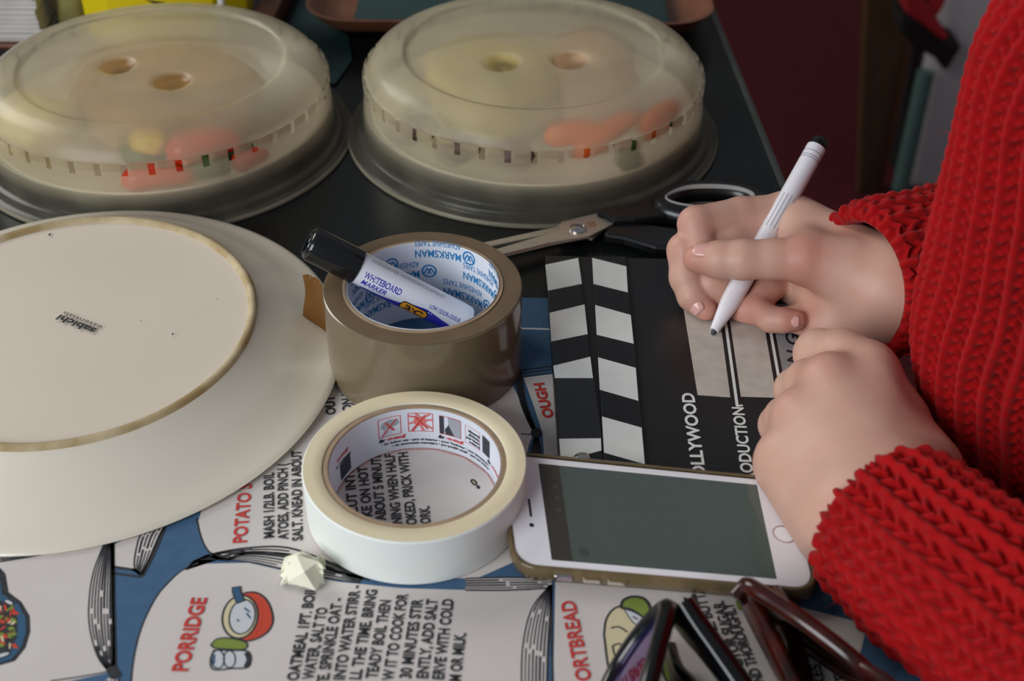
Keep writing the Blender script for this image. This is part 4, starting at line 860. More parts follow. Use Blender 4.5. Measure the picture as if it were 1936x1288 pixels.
V, F = tube([(-336, 962, 0.3), (-337, 958, 12), (-336, 955, 30), (-338, 957, 52), (-337, 960, 66)], [14, 16, 13, 15, 6], [14, 13, 12, 13, 6], seg=20); V = [np.array(q) * 1.0 + np.array([1.6 * math.sin(q[2] * .3), 1.2 * math.sin(q[0] * .5 + q[2] * .2), 0]) for q in V]
V = np.array(V); V[:, 2] = np.maximum(V[:, 2], .2); mesh('cloth_body', V, F, MT['olive'], t, smooth=179); mesh('drawstring', *tube([(-350, 948, 60), (-336, 940, 61), (-322, 950, 60)], 1.4, seg=8), MT['blackfab'], t, smooth=60)
t = thing('wooden_board', 'reddish brown wooden board edge behind the left cover', 'board', (-185, 980, 0))
mesh('plank', *prism([(-203, 905), (-186, 893), (-176, 1080), (-193, 1090)], .1, 16), MT['mahog'], t, bevel=1.5)
mesh('edge_inlay', *prism([(-203.4, 904), (-185.6, 891.8), (-185.8, 893.2), (-203.2, 905.4)], 6, 9), MT['wood'], t)
o = mesh('teal_mat', *prism([(-178, 880), (-128, 865), (-120, 905), (-152, 1090), (-172, 1090)], .1, 2.2), MT['teal'], bevel=.6, loc=(-150, 980, 0)); tag(o, 'dark teal mat lying between the wooden board and the tray', 'mat')

# ------------------------------------------------------------------ the blurred room behind
FZ = -750
t = thing('storage_cabinet', 'grey white cabinet with rounded edges standing on the red carpet', 'cabinet', (1000, 2125, FZ))
mesh('carcass', *prism(rr_(672, 1500, 1990, 2260, 26, 7), FZ + 6, FZ + 660), MT['greypanel'], t, bevel=14)
mesh('plinth', *prism(rr_(690, 1470, 2010, 2240, 20, 5), FZ, FZ + 7), MT['blackfab'], t)
mesh('side_shade', *box(667, 672, 2016, 2236, FZ + 20, FZ + 655), MT['blackfab'], t)  # added black sheet, paints the shade on the cabinet's left side
mesh('door', *box(900, 1490, 1976, 1987, FZ + 30, FZ + 640), MT['greypanel'], t, bevel=4)
t = thing('leaning_tube', 'teal tube leaning against the edge of the grey cabinet', 'tube', (632, 1960, FZ))
mesh('shaft', *tube([(650, 1930, FZ + 24), (654, 1940, FZ + 130), (658, 1950, FZ + 250)], 14, seg=16), MT['teal2'], t, smooth=60)
mesh('end_cap', *tube([(649.8, 1929.5, FZ + 2), (650.2, 1931, FZ + 44)], 18, seg=16), MT['blackfab'], t, smooth=60)
t = thing('wooden_plank', 'dark brown tapering wooden plank leaning left of the teal tube', 'plank', (600, 1990, FZ))
mesh('plank', *loft([([(598, 1985), (634, 1990), (632, 2010), (596, 2005)], FZ), ([(566, 2030), (642, 2036), (640, 2060), (564, 2054)], FZ + 330), ([(545, 2060), (640, 2066), (638, 2090), (543, 2084)], FZ + 620)], True, True), MT['wood'], t, bevel=3)
mesh('edge_strip', *loft([([(634.2, 1989), (641, 1992), (639, 2012), (632.2, 2010)], FZ), ([(642.2, 2035), (656, 2038), (654, 2060), (640.2, 2060)], FZ + 330), ([(640.2, 2065), (662, 2070), (660, 2090), (638.2, 2090)], FZ + 620)], True, True), MT['mahog'], t)
t = thing('red_bag', 'red and black fabric bag hanging by its strap in front of the grey cabinet', 'bag', (760, 1950, FZ + 200))
def bagp(l, y): return [(at_y(p, y)) for p in l]
def at_y(p, y):
    d = (p[0] - 968) / FPX * RT - (p[1] - 644) / FPX * UPV + FW; k = y / d[1]; return np.array([d[0] * k, y, CAMH + d[2] * k])
def yprism(l, y0, y1):
    A_ = [at_y(p, y0) for p in l]; n = len(l); V = A_ + [q + np.array([0, y1 - y0, 0]) for q in A_]
    return V, [list(range(n)), list(range(n, 2 * n))[::-1]] + [[i, n + i, n + (i + 1) % n, (i + 1) % n] for i in range(n)]
mesh('pouch', *yprism([(1702, 30), (1704, 62), (1730, 92), (1768, 112), (1790, 140), (1822, 88), (1790, 76), (1740, 40)], 1900, 1968), MT['blackfab'], t, bevel=8)
mesh('flap', *yprism([(1708, -20), (1712, 26), (1742, 46), (1784, 80), (1796, 72), (1766, 30), (1738, -20)], 1890, 1974), MT['redbag'], t, bevel=6)
P = smoothpath([at_y((1752, 30), 1930), at_y((1772, 0), 1940), at_y((1785, -60), 1955), at_y((1800, -170), 1976)], 14); mesh('strap', *tube(P, 3, 14, seg=10, up=(0, 1, 0)), MT['redbag'], t, smooth=60)
kn = at_y((1800, -172), 1976); mesh('hook', *tube([kn + np.array([0, 12, 0]), kn + np.array([0, -12, 4])], 7, seg=12), MT['steel2'], t, smooth=60)

# ------------------------------------------------------------------ the person: hands by blended distance fields, one skin mesh
def smin(a, b, k):
    h = np.clip(.5 + .5 * (b - a) / k, 0, 1); return b * (1 - h) + a * h - k * h * (1 - h)

class Field:
    def __init__(s, lo, hi, h):
        s.h = h; s.lo = np.array(lo, float); n = np.ceil((np.array(hi) - s.lo) / h).astype(int) + 1; s.n = n
        s.ax = [(s.lo[i] + h * np.arange(n[i])).astype(np.float32) for i in range(3)]
    def new(s): return np.full(s.n, 60.0, np.float32)
    def sub(s, lo, hi):
        sl = []
        for i in range(3):
            a = int(np.clip(np.floor((lo[i] - s.lo[i]) / s.h), 0, s.n[i])); b = int(np.clip(np.ceil((hi[i] - s.lo[i]) / s.h) + 1, 0, s.n[i])); sl.append(slice(a, b))
        return tuple(sl)
    def capsule(s, F, a, b, ra, rb, k, m=14):
        a = np.array(a, float); b = np.array(b, float); R = max(ra, rb) + m
        sl = s.sub(np.minimum(a, b) - R, np.maximum(a, b) + R)
        X = s.ax[0][sl[0]][:, None, None] - a[0]; Y = s.ax[1][sl[1]][None, :, None] - a[1]; Z = s.ax[2][sl[2]][None, None, :] - a[2]
        d = b - a; L2 = max(d @ d, 1e-6); t_ = np.clip((X * d[0] + Y * d[1] + Z * d[2]) / L2, 0, 1)
        dist = np.sqrt((X - t_ * d[0]) ** 2 + (Y - t_ * d[1]) ** 2 + (Z - t_ * d[2]) ** 2) - (ra + (rb - ra) * t_)
        F[sl] = smin(F[sl], dist.astype(np.float32), k) if k > 0 else np.minimum(F[sl], dist); return F
    def carve(s, F, a, b, r, k):
        G = s.new(); s.capsule(G, a, b, r, r, 0); h = np.clip(.5 - .5 * (F + G) / k, 0, 1); F[:] = F * (1 - h) - G * h + k * h * (1 - h)
    def mesh(s, F):
        """surface nets"""
        I = F < 0; h = s.h; n = s.n; cs = np.zeros((n[0] - 1, n[1] - 1, n[2] - 1, 3), np.float32); cn = np.zeros(cs.shape[:3], np.float32); E = []
        for ax in range(3):
            sa = [slice(None)] * 3; sb = [slice(None)] * 3; sa[ax] = slice(0, -1); sb[ax] = slice(1, None)
            A = F[tuple(sa)]; B = F[tuple(sb)]; idx = np.argwhere(I[tuple(sa)] != I[tuple(sb)])
            fa = A[tuple(idx.T)]; fb = B[tuple(idx.T)]; p = idx.astype(np.float32); p[:, ax] += fa / (fa - fb); E.append((idx, fa < 0))
            o1, o2 = [i for i in range(3) if i != ax]
            for u_ in (0, 1):
                for v_ in (0, 1):
                    c_ = idx.copy(); c_[:, o1] -= u_; c_[:, o2] -= v_
                    ok = np.all((c_ >= 0) & (c_ < np.array(cn.shape)), 1); q = tuple(c_[ok].T); np.add.at(cs, q, p[ok]); np.add.at(cn, q, 1)
        act = cn > 0; ids = -np.ones(cn.shape, np.int64); ids[act] = np.arange(act.sum()); V = cs[act] / cn[act][:, None] * h + s.lo; FF = []
        for ax, (idx, neg) in enumerate(E):
            o1, o2 = [(1, 2), (2, 0), (0, 1)][ax]; q = []
            for u_, v_ in ((1, 1), (0, 1), (0, 0), (1, 0)):
                c_ = idx.copy(); c_[:, o1] -= u_; c_[:, o2] -= v_; c_ = np.clip(c_, 0, np.array(cn.shape) - 1); q.append(ids[tuple(c_.T)])
            q = np.stack(q, 1); ok = np.all(q >= 0, 1); q = q[ok]; ng = neg[ok]; q[~ng] = q[~ng][:, ::-1]; FF.append(q)
        return V, np.concatenate(FF)

def build_hand(fd, palm, fingers, floor_z, carves=(), kp=9, kf=3.6):
    P = fd.new()
    for a, b, ra, rb in palm: fd.capsule(P, a, b, ra, rb, kp)
    Fg = []
    for chain in fingers:
        G = fd.new()
        for (a, ra), (b, rb) in zip(chain[:-1], chain[1:]): fd.capsule(G, a, b, ra, rb, 2.5)
        Fg.append(G)
    T = P.copy()
    for i, G in enumerate(Fg):
        base = smin(P, G, kf); T = smin(T, base, 1.2) if i else base
    T2 = Fg[0]
    for a, b, r_, k in carves: fd.carve(T, a, b, r_, k)
    z = fd.ax[2][None, None, :]; X, Y = fd.ax[0][:, None, None], fd.ax[1][None, :, None]
    pz = Q[0][2] - (PN[0] * (X - Q[0][0]) + PN[1] * (Y - Q[0][1])) / PN[2] + 1.1      # rests on the phone where it lies over it
    ins = np.ones(np.broadcast(X, Y).shape, bool)
    for i_ in range(4):
        a_, b_ = Q[i_], Q[(i_ + 1) % 4]; nx, ny = (b_ - a_)[1], -(b_ - a_)[0]; ins &= ((X - a_[0]) * nx + (Y - a_[1]) * ny) > -3 * math.hypot(nx, ny)
    T = np.maximum(T, np.where(ins, pz, floor_z) - z); return fd.mesh(T.astype(np.float32))

A3 = lambda x, y, z: at(x, y, z)
ZF = BZ + .2
# right hand, holding the pen
RW = A3(1694, 548, 36)
idx = [(A3(1486, 408, 42), 12.5), (A3(1400, 408, 45), 10.2), (A3(1316, 424, 46), 9.8), (A3(1322, 470, 37), 8.6), (A3(1334, 505, 26), 8.2), (A3(1358, 532, 20), 6.4)]
mid = [(A3(1478, 430, 34), 12.5), (A3(1380, 450, 36), 10.2), (A3(1296, 474, 34), 9.8), (A3(1297, 525, 23), 8.8), (A3(1310, 560, 16), 8.2), (A3(1334, 588, 11), 6.4)]
rin = [(A3(1490, 460, 26), 12), (A3(1400, 500, 26), 9.6), (A3(1345, 535, 21), 9.0), (A3(1372, 574, 9), 8.0), (A3(1408, 586, 12), 8.0), (A3(1446, 594, 14), 7.2)]
pin = [(A3(1510, 500, 20), 11), (A3(1450, 545, 18), 8.4), (A3(1425, 585, 14), 7.6), (A3(1458, 604, 16), 6.8), (A3(1482, 606, 17.5), 6.4), (A3(1504, 606, 18.5), 5.6)]
thb = [(A3(1600, 505, 46), 15), (A3(1520, 490, 49), 12.6), (A3(1462, 490, 48), 10.4), (A3(1405, 491, 47), 10.4), (A3(1360, 491, 45), 9.8), (A3(1318, 490, 43), 7.6)]
RFA = np.array([300.0, 612, 22.0])
palm = [(RW, idx[0][0], 21, 13), (RW, mid[0][0], 21, 14), (RW, rin[0][0], 20, 13.5), (A3(1655, 584, 27), pin[0][0], 16, 12),
        (A3(1655, 535, 40), A3(1535, 488, 47), 20, 14), (A3(1655, 596, 23), A3(1560, 610, 13), 15, 11), (A3(1560, 610, 12), A3(1470, 612, 7), 11, 8), (A3(1590, 560, 22), A3(1470, 515, 10), 14, 12), (A3(1600, 575, 16), A3(1480, 560, 3), 13, 10),
        (RW + np.array([0, 5, 4]), RFA, 20, 24), (RW + np.array([0, -6, 0]), RFA + np.array([0, -4, 0]), 19, 24),
        (A3(1520, 488, 46), A3(1505, 430, 40), 10, 11)]
fd = Field((70, 500, 0), (262, 668, 80), 1.15)
RV, RF = build_hand(fd, palm, [idx, mid, rin, pin, thb], ZF, [
    ])
RB = [(idx[2][0], 9), (mid[2][0], 9), (thb[5][0], 10), (idx[5][0], 9), (mid[5][0], 9), (rin[5][0], 12), (pin[5][0], 11), (thb[1][0], 16), (rin[4][0], 9)]
# left hand, a loose fist on the board
LW = A3(1676, 962, 37)
l_i = [(A3(1642, 702, 49), 12), (A3(1592, 672, 45), 12.6), (A3(1549, 670, 36), 12.2), (A3(1545, 700, 24), 10), (A3(1590, 725, 18), 8)]
l_m = [(A3(1570, 724, 48), 13.5), (A3(1528, 724, 38), 11), (A3(1506, 738, 28), 10.5), (A3(1525, 762, 18), 9), (A3(1570, 780, 17), 8)]
l_r = [(A3(1516, 788, 39), 13), (A3(1488, 792, 30), 10.4), (A3(1474, 804, 22), 9.6), (A3(1495, 825, 17), 8.6), (A3(1540, 840, 16), 7.8)]
l_p = [(A3(1484, 864, 29), 12), (A3(1468, 872, 23), 9.2), (A3(1464, 886, 18), 8.6), (A3(1485, 905, 15), 7.6), (A3(1520, 915, 15), 7)]
l_t = [(A3(1700, 850, 34), 14), (A3(1660, 790, 28), 12), (A3(1620, 740, 22), 10), (A3(1590, 700, 18), 9)]
LFA = LW + np.array([34.0, -78, 2])
palm = [(LW, l_i[0][0], 23, 12.5), (LW + np.array([-4, 2, 0]), l_m[0][0], 23, 13.5), (LW + np.array([-10, 2, -2]), l_r[0][0], 22, 13), (A3(1590, 985, 28), l_p[0][0], 21, 12.5),
        (A3(1720, 890, 34), A3(1690, 800, 36), 22, 14), (A3(1560, 960, 22), A3(1490, 900, 20), 17, 13), (LW, A3(1600, 800, 24), 20, 15),
        (A3(1690, 800, 34), A3(1640, 700, 44), 14, 12),
        (LW + np.array([8, 4, 0]), LFA + np.array([4, 0, 0]), 24, 21), (LW + np.array([-12, -2, -3]), LFA + np.array([-4, 0, 0]), 22, 21)]
fd = Field((98, 300, 0), (238, 545, 82), 1.3)
LV, LF = build_hand(fd, palm, [l_i, l_m, l_r, l_p, l_t], ZF, [], kp=8, kf=4.5)
LB = [(l_i[0][0], 11), (l_m[0][0], 13), (l_r[0][0], 11), (l_p[0][0], 10), (A3(1740, 830, 40), 22)]
# trunk and upper arms under the sweater
fd = Field((120, 190, -290), (490, 710, 430), 6.0)
T_ = fd.new(); RE = np.array([345.0, 640, 20]); LE = np.array([262.0, 232, 46]); RS = np.array([345.0, 560, 262]); LSH = np.array([345.0, 335, 262])
for x, r_ in ((290, 50), (345, 56), (400, 52)):
    fd.capsule(T_, (x + 15, 482, -225), (x, 482, 60), r_, r_, 20, 40); fd.capsule(T_, (x, 482, 60), (x * .6 + 138, 468, 230), r_, r_ * .85, 20, 40)
fd.capsule(T_, RS + np.array([0, -14, -14]), LSH + np.array([0, 14, -14]), 30, 30, 20, 40); fd.capsule(T_, (335, 448, 240), (322, 466, 338), 44, 42, 20, 40)
for a, b, c_ in ((RFA, RE, RS), (LFA, LE, LSH)): fd.capsule(T_, a, b, 18, 22, 8, 30); fd.capsule(T_, b, c_ + np.array([0, 0, -14]), 26, 32, 10, 30)
TV, TF = fd.mesh(T_)
def blush(V, spots):
    b_ = np.zeros(len(V))
    for c_, r_ in spots: b_ = np.maximum(b_, np.exp(-((V - c_) ** 2).sum(1) / (r_ * r_)) * .62)
    return b_
PV = np.concatenate([RV, LV, TV]); PF = np.concatenate([RF, LF + len(RV), TF + len(RV) + len(LV)])
person = mesh('person', PV, PF, MT['skin'], smooth=179, attrs={'blush': np.concatenate([blush(RV, RB), blush(LV, LB), np.zeros(len(TV))])}, loc=(300, 450, -270))
tag(person, 'person in a chunky red sweater writing on the clapperboard, other hand a fist', 'person')

# head bent over the board (above the picture's upper edge, mirrored in the phone screen)
HC = np.array([262.0, 592, 322]); hf = np.array([-.44, -.066, -.896]); hf /= np.linalg.norm(hf); hu = np.array([-.89, -.06, .44]); hu -= hf * (hu @ hf); hu /= np.linalg.norm(hu); hs_ = np.cross(hf, hu)
HP = lambda f_, u_, s_=0.0: HC + hf * f_ + hu * u_ + hs_ * s_
fd = Field((120, 440, 190), (400, 720, 450), 3.0); H_ = fd.new()
for s_ in (-18, 18): fd.capsule(H_, HP(-12, 25, s_), HP(18, 20, s_), 66, 58, 14, 30)
fd.capsule(H_, HP(30, -20, 0), HP(52, -62, 0), 48, 26, 16, 30)                                   # cheeks to chin
fd.capsule(H_, HP(84, 8, 0), HP(95, -22, 0), 6, 9.5, 8); fd.capsule(H_, HP(84, -24, -8), HP(84, -24, 8), 6, 6, 6)   # nose
fd.capsule(H_, HP(76, -46, -17), HP(76, -46, 17), 4.2, 4.2, 4); fd.capsule(H_, HP(75, -52, -13), HP(75, -52, 13), 4.6, 4.6, 4)   # lips
for s_ in (-1, 1):
    fd.carve(H_, HP(80, 6, 22 * s_), HP(80, 4, 38 * s_), 8, 8); fd.capsule(H_, HP(66, 4, 30 * s_), HP(66.5, 4, 31 * s_), 11.5, 11.5, 2); fd.capsule(H_, HP(0, 12, 76 * s_), HP(-2, -18, 72 * s_), 9, 7, 4)
fd.capsule(H_, HP(-30, -40), (325, 466, 330), 44, 42, 20, 30)                                    # neck
HV, HF = fd.mesh(H_); k0 = len(person.data.vertices)
bm = bmesh.new(); bm.from_mesh(person.data); base_ = [bm.verts.new((p - OFF['person']) * S) for p in HV]
for f in HF:
    try: bm.faces.new([base_[i] for i in f]).smooth = True
    except ValueError: pass
bm.to_mesh(person.data); bm.free()
fd = Field((120, 430, 150), (420, 740, 460), 3.5); H_ = fd.new()
for s_ in (-20, 20): fd.capsule(H_, HP(-18, 32, s_), HP(6, 34, s_), 72, 62, 14, 30)
rh = random.Random(3)
for i in range(46):
    a_ = PI * (i / 45) + rh.uniform(-.05, .05); sd_ = math.cos(a_); rt_ = HP(-20 - 30 * math.sin(a_), 40 * math.sin(a_) + 6, 74 * sd_)
    tip = rt_ + np.array([rh.uniform(-14, 14), rh.uniform(-6, 16) + 6 * np.sign(hs_[1] * sd_), 0]); tip[2] = rh.uniform(172, 215) if abs(sd_) > .35 else rt_[2] - 70
    fd.capsule(H_, rt_, (rt_ + tip) / 2 + np.array([-6, 4 * np.sign(hs_[1] * sd_), 0]), 15, 9, 5, 20); fd.capsule(H_, (rt_ + tip) / 2 + np.array([-6, 4 * np.sign(hs_[1] * sd_), 0]), tip, 9, 2.5, 3, 20)
V, F = fd.mesh(H_); mesh('hair', V, F, mat('dark_brown_hair', (52, 38, 30), 0.45, n=(200, .7), rgb2=(30, 22, 18), stretch=(3, 3, .2)), person, smooth=179)
for s_ in (-1, 1):
    ic = HP(66.5, 4, 30.5 * s_); V, F = lathe([(0.01, 12.1), (3, 11.9), (5.5, 11.2), (5.5, 10.6)], (0, 0, 0), 16); gd = HP(1, -.25) - HC; gd /= np.linalg.norm(gd); e1 = np.cross(gd, hs_); mesh('iris', [ic + hs_ * q[0] + e1 * q[1] + gd * q[2] for q in V], F, MT['darkprint'], person, smooth=60)

def nail(c_, along, out, ln, wd, name='fingernail'):
    """slightly domed nail plate"""
    al = np.array(along, float); al /= np.linalg.norm(al); ou = np.array(out, float); ou -= al * (ou @ al); ou /= np.linalg.norm(ou); si = np.cross(al, ou); n = 9; V = []
    for i in range(n):
        for j in range(n):
            a = -1 + 2 * i / (n - 1); b = -1 + 2 * j / (n - 1); k = math.sqrt(max(0, 1 - (abs(a) ** 3) * .55))
            V.append(np.array(c_) + al * a * ln / 2 + si * b * k * wd / 2 + ou * (.9 - 1.9 * (b * k) ** 2 - .7 * a * a))
    o = mesh(name, V, grid_faces(n, n), MT['nail'], person, smooth=179); s_ = o.modifiers.new('plate', 'SOLIDIFY'); s_.thickness = .5 * S; return o
toCam = lambda p: (np.array([0, 0, CAMH]) - p) / np.linalg.norm(np.array([0, 0, CAMH]) - p)
def nail_on(chain, i, out, ln, wd, f=.6):
    a, ra = chain[i - 1]; b, rb = chain[i]; c_ = a + (b - a) * f; r_ = ra + (rb - ra) * f; al = (b - a) / np.linalg.norm(b - a); ou = np.array(out, float); ou -= al * (ou @ al); ou /= np.linalg.norm(ou)
    nail(c_ + ou * (r_ - .55), al, ou, ln, wd)
nail_on(mid, 5, toCam(mid[5][0]) + np.array([-.5, 0, -.2]), 11, 9.5, .45)
nail_on(idx, 5, toCam(idx[5][0]) + np.array([-.5, -.2, -.3]), 9.5, 9, .7)
nail_on(rin, 5, toCam(rin[5][0]) + np.array([0, -.5, .1]), 9.5, 8.6, .75)
nail_on(pin, 5, toCam(pin[5][0]) + np.array([0, -.5, .1]), 8.5, 7.4, .7)
nail_on(thb, 5, np.array([-.2, -.1, 1.0]), 12.5, 11.5, .6)

# --- chunky rib knit: real relief on fine surfaces
def knit(u_, v_, P=11.5, R=6.6, A=3.0):
    """height (mm) of a fisherman's rib: smooth raised columns, and between them bars that leave holes"""
    uu = u_ + 1.1 * np.sin(v_ * .031 + u_ * .013) + .5 * np.sin(v_ * .11 + u_ * .05); vv = v_ + 1.3 * np.sin(u_ * .045 + v_ * .017) + .7 * np.sin(u_ * .21)
    c_ = uu / P; ci = np.floor(c_); cf = c_ - ci - .5
    ph = vv / R + .37 * np.sin(ci * 2.1); 
    ridge = np.sqrt(np.clip(1 - (cf / .22) ** 2, 0, 1)) * (.9 + .12 * np.cos(2 * PI * (ph + np.abs(cf) * 1.2)))
    dc = .5 - np.abs(cf)                                      # distance from the channel centre, in columns
    rp = ph + dc * 1.5; rp = rp - np.floor(rp) - .5
    bar = np.sqrt(np.clip(1 - (rp / .30) ** 2, 0, 1)) * (.8 - .3 * np.clip(dc * 3, 0, 1))
    return A * np.maximum(ridge, bar)

def knit_holes(u_, v_, P, R, A):
    """open rib: smooth raised columns, a flat channel between them with a deep slanting hole in every row"""
    uu = u_ + 1.2 * np.sin(v_ * .031 + u_ * .013) + .5 * np.sin(v_ * .11 + u_ * .05); vv = v_ + 1.3 * np.sin(u_ * .045 + v_ * .017) + .6 * np.sin(u_ * .21)
    c_ = uu / P; ci = np.floor(c_); cf = c_ - ci - .5; ph = vv / R + .37 * np.sin(ci * 2.1)
    ridge = np.sqrt(np.clip(1 - (cf / .27) ** 2, 0, 1)) * (.95 + .05 * np.cos(2 * PI * ph))
    sd = np.where(cf > 0, cf - .5, cf + .5)                    # signed distance from the channel's middle
    rp = ph + .9 * np.abs(sd) + .35 * sd; ri = np.floor(rp); rp = rp - ri - .5; k = .75 + .35 * np.sin(ri * 1.7 + ci * 2.3)
    hole = np.exp(-(rp / .25) ** 2) * np.exp(-((sd - .03) / .25) ** 4) * k
    floor_ = .52 + .22 * np.cos(2 * PI * (rp + .5)) * np.exp(-(sd / .25) ** 2)
    return A * (np.maximum(ridge, floor_) - 1.45 * hole)

def knit_surface(name, base, parent, du, dv, P=11.5, R=6.6, A=3.0, wrap=True, fn=None):
    """base: nu x nv x 3 smooth points (v runs round); displaced along the normal by the knit; du, dv = arc lengths (nu x nv)"""
    a = np.gradient(base, axis=0); b_ = (np.roll(base, -1, 1) - np.roll(base, 1, 1)); N_ = np.cross(a, b_); N_ /= np.maximum(np.linalg.norm(N_, axis=2), 1e-9)[..., None]
    c_ = base.mean(1, keepdims=True); sg = np.sign(((base - c_) * N_).sum()); N_ *= sg
    h = (fn or knit)(dv, du, P, R, A); V = base + N_ * (h - .45 * A)[..., None]
    F = grid_faces(base.shape[0], base.shape[1], True); F = F[:, ::-1] if sg < 0 else F
    return V, N_, F

sw = None
# torso
zs = np.array([-262, -250, -120, 0, 60, 120, 190, 225, 255, 285, 312, 330, 345, 352, 346])
sx = np.array([352, 352, 350, 348, 333, 327, 325, 330, 342, 354, 352, 346, 340, 338, 338]); sy = np.array([482] * 7 + [478, 470, 458, 450, 447, 446, 446, 446])
sa = np.array([136, 144, 150, 152, 152, 151, 151, 150, 146, 134, 104, 74, 62, 58, 52]); sb = np.array([84, 88, 84, 78, 76, 76, 77, 82, 96, 116, 112, 82, 66, 62, 56])
nz, nt_ = 620, 720
zq = np.interp(np.linspace(0, 1, nz), np.linspace(0, 1, 200), np.interp(np.linspace(0, 14, 200), np.arange(15), zs))
pt_ = np.linspace(0, 14, nz); k = lambda a_: np.array([smoothpath(np.stack([a_, a_ * 0, a_ * 0], 1), nz)[:, 0]])[0]
Z, CX, CY, AA, BBv = k(zs.astype(float)), k(sx.astype(float)), k(sy.astype(float)), k(sa.astype(float)), k(sb.astype(float))
# resample evenly along the side profile
pl = np.concatenate([[0], np.cumsum(np.hypot(np.diff(Z), np.diff(CX - AA)))]); wz = np.interp(Z, [-300, -90, -50, 290, 320, 400], [.22, .22, 1, 1, .3, .3]); cw = np.concatenate([[0], np.cumsum(np.diff(pl) * (wz[1:] + wz[:-1]) / 2)]); uq = np.interp(np.linspace(0, cw[-1], nz), cw, pl); Z, CX, CY, AA, BBv = [np.interp(uq, pl, q) for q in (Z, CX, CY, AA, BBv)]
tg = np.linspace(0, 2 * PI, 2000); tw_ = np.interp(tg, [0, 2.2, 2.5, 4.9, 5.2, 2 * PI], [.3, .3, 1, 1, .3, .3]); tcw = np.concatenate([[0], np.cumsum(tw_[1:])]); el = np.concatenate([[0], np.cumsum(np.hypot(151 * np.diff(np.cos(tg)), 77 * np.diff(np.sin(tg))))]); tcw = np.concatenate([[0], np.cumsum(tw_[1:] * np.diff(el))]); th = np.interp(np.arange(nt_) / nt_ * tcw[-1], tcw, tg)
base = np.stack([CX[:, None] + AA[:, None] * np.cos(th), CY[:, None] + BBv[:, None] * np.sin(th), np.repeat(Z[:, None], nt_, 1)], -1)
base[..., 0] += 2.2 * np.sin(base[..., 2] * .03 + th * 3) ; 
per = 71 * 10.5; du = np.repeat(uq[:, None], nt_, 1); dv = np.repeat((np.interp(th, tg, el) / el[-1] * per)[None], nz, 0)
base[..., 0] += 7
V, N_, F = knit_surface('sweater', base, person, du, dv, P=10.5, R=6.6, A=5.6, fn=knit_holes)
sw = mesh('sweater', V, F, MT['wool'], person, smooth=179)
FZ_P = [(V[:, ::4].reshape(-1, 3), N_[:, ::4].reshape(-1, 3))]
def sleeve(path, rad, cols, flat_=(1, 1), n_u=360, n_v=360, A=5.6, up=(0, 0, 1)):
    P = smoothpath(path, n_u); L = np.concatenate([[0], np.cumsum(np.linalg.norm(np.diff(P, axis=0), axis=1))]); q = np.linspace(0, L[-1], n_u); P = np.stack([np.interp(q, L, P[:, i]) for i in range(3)], 1)
    T, N1, B1 = frames(P, up); R_ = np.interp(q / q[-1], np.linspace(0, 1, len(rad)), rad); th = np.arange(n_v) / n_v * 2 * PI
    # rolled opening
    R_ = R_ * (1 - .10 * np.exp(-q / 2.2))
    wob = 1 + .02 * np.sin(3 * th[None] + q[:, None] * .05) + .015 * np.sin(q[:, None] * .16 + 2 * np.sin(th)[None])
    base = P[:, None] + N1[:, None] * (R_[:, None] * wob * np.cos(th))[..., None] * flat_[0] + B1[:, None] * (R_[:, None] * wob * np.sin(th))[..., None] * flat_[1]
    lip = [P[0] + T[0] * 14 + (base[0] - P[0]) * .86, P[0] + T[0] * 5 + (base[0] - P[0]) * .88, P[0] + T[0] * .6 + (base[0] - P[0]) * .93]
    V, N_, F = knit_surface('sleeve', base, person, np.repeat(q[:, None], n_v, 1), np.repeat((th / (2 * PI) * cols * 13.0)[None], n_u, 0), P=13.0, R=7.6, A=A)
    V[..., 2] = np.maximum(V[..., 2], .6 + .4 * np.sin(V[..., 0]))
    lips = np.array(lip); lips[..., 2] = np.maximum(lips[..., 2], 1.5); VV = np.concatenate([lips, V]); F = grid_faces(n_u + 3, n_v, True)
    c_ = (VV[5, 0] - P[2]) @ np.cross(VV[6, 0] - VV[5, 0], VV[5, 1] - VV[5, 0]); F = F if c_ > 0 else F[:, ::-1]
    mesh('sleeve', VV, F, MT['wool'], sw, smooth=179); FZ_P.append((V[:, ::3].reshape(-1, 3), N_[:, ::3].reshape(-1, 3)))
Lc = A3(1662, 972, 37)
sleeve([Lc, Lc + np.array([24., -42, 3]), LFA + np.array([14, -4, 2]), LE + np.array([0, 2, 4]), LE + np.array([32., 24, 70]), LSH + np.array([0, 4, -4]), LSH + np.array([-2, 52, 8])], [37, 40, 43, 48, 54, 58, 50], 19, (.92, 1.0), 520, 380)
Rc = A3(1628, 532, 39)
sleeve([Rc, Rc + np.array([32., 14, -1]), RFA + np.array([0, 12, 2]), RE, RE + np.array([10., -24, 90]), RS + np.array([0, -4, -4]), RS + np.array([-2, -52, 8])], [41, 42, 44, 47, 52, 58, 50], 20, (.95, 1.0), 360, 330)
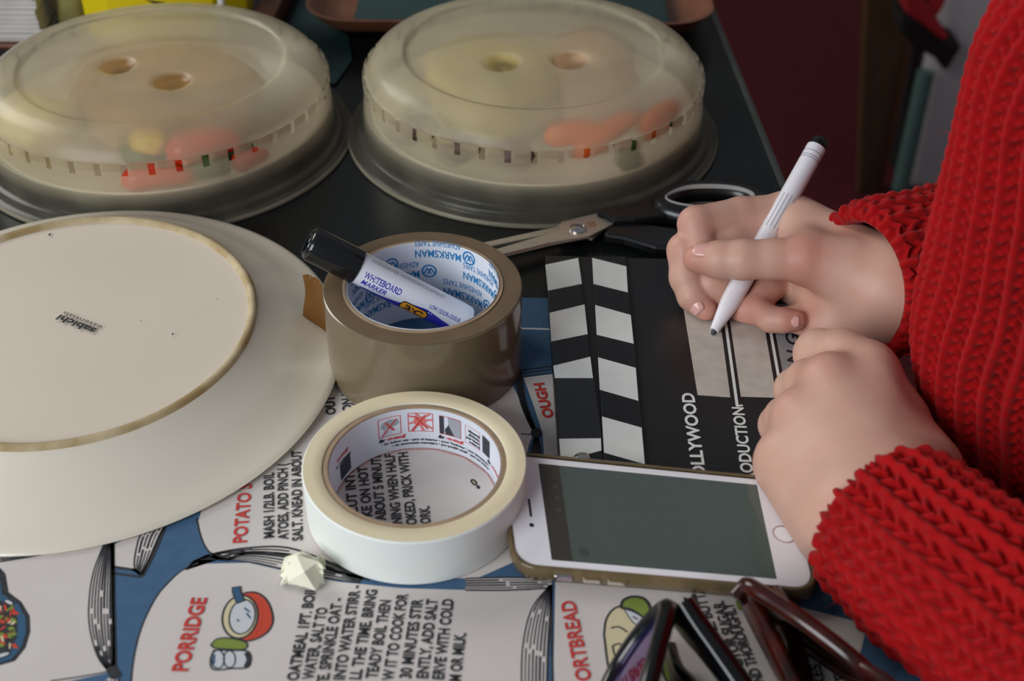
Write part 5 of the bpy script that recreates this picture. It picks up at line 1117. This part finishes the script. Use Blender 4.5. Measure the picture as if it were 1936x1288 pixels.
# loose fibres standing off the wool
fv, ff = [], []
for Pts, Nn in FZ_P:
    pick = RNG.choice(len(Pts), 2600, replace=False)
    for i in pick:
        p, n_ = Pts[i], Nn[i]; dr = n_ + RNG.normal(0, .9, 3); dr /= np.linalg.norm(dr); L = RNG.uniform(2, 5.5); sd = np.cross(dr, RNG.normal(0, 1, 3)); sd /= np.linalg.norm(sd) + 1e-9; bend = RNG.normal(0, 1.0, 3)
        b0 = len(fv); fv += [p - sd * .09, p + sd * .09, p + dr * L * .55 + bend * .35 + sd * .06, p + dr * L * .55 + bend * .35 - sd * .06, p + dr * L + bend]; ff += [[b0, b0 + 1, b0 + 2, b0 + 3], [b0 + 3, b0 + 2, b0 + 4]]
fv = [np.array([p[0], p[1], max(p[2], 1.0)]) if p[0] < 215 else p for p in fv]
tag(mesh('wool_fuzz', fv, ff, MT['fuzz'], sw), kind='stuff')

# ------------------------------------------------------------------ the pen held in the writing hand
pa = A3(1346, 633, ZB + .5); pb = A3(1552, 264, 76)
ma = pa; e, u, v, L = axis_frame(pa, pb)
t = thing('drywipe_pen', 'slim white drywipe pen with black end held upright by the writing hand', 'pen', pa)
mesh('nib', *rod([(0, .01), (.3, .9), (2.4, 1.5), (3.4, 1.7)], 20), MT['darkprint'], t, smooth=60)
mesh('barrel', *rod([(2.6, 1.6), (2.8, 2.6), (6, 3.0), (16, 4.6), (20, 5.2), (25, 5.5), (L - 6, 5.5), (L - 5.5, 5.3), (L - 5.5, .01)], 36), MT['pen'], t, smooth=40)
mesh('end_cap', *rod([(L - 5.6, 4.7), (L - 1, 4.6), (L, 3.9), (L, .01)], 32), MT['cap'], t, smooth=40)
sgn = 1; MR_ = 5.56
for s_ in (L - 15, L - 13.6, L - 10.6): mesh('print_ring', *rod([(s_, MR_), (s_ + .35, MR_)], 36), MT['penprint'], t)
cx_ = toCam(pb); ca = math.atan2(cx_ @ v, cx_ @ u)
for k_ in range(4):                                                # lines of tiny print, too small to read
    a0 = ca + (k_ - 1.5) * .42
    V = [ma + e * s_ + MR_ * (u * math.cos(a0 + d_) + v * math.sin(a0 + d_)) for s_ in (L - 62, L - 40) for d_ in (-.05, .05)]
    mesh('print_line', V, [[0, 1, 3, 2]], MT['greyprint'], t)
bpy.data.objects.remove(_to); bpy.data.curves.remove(_tc)
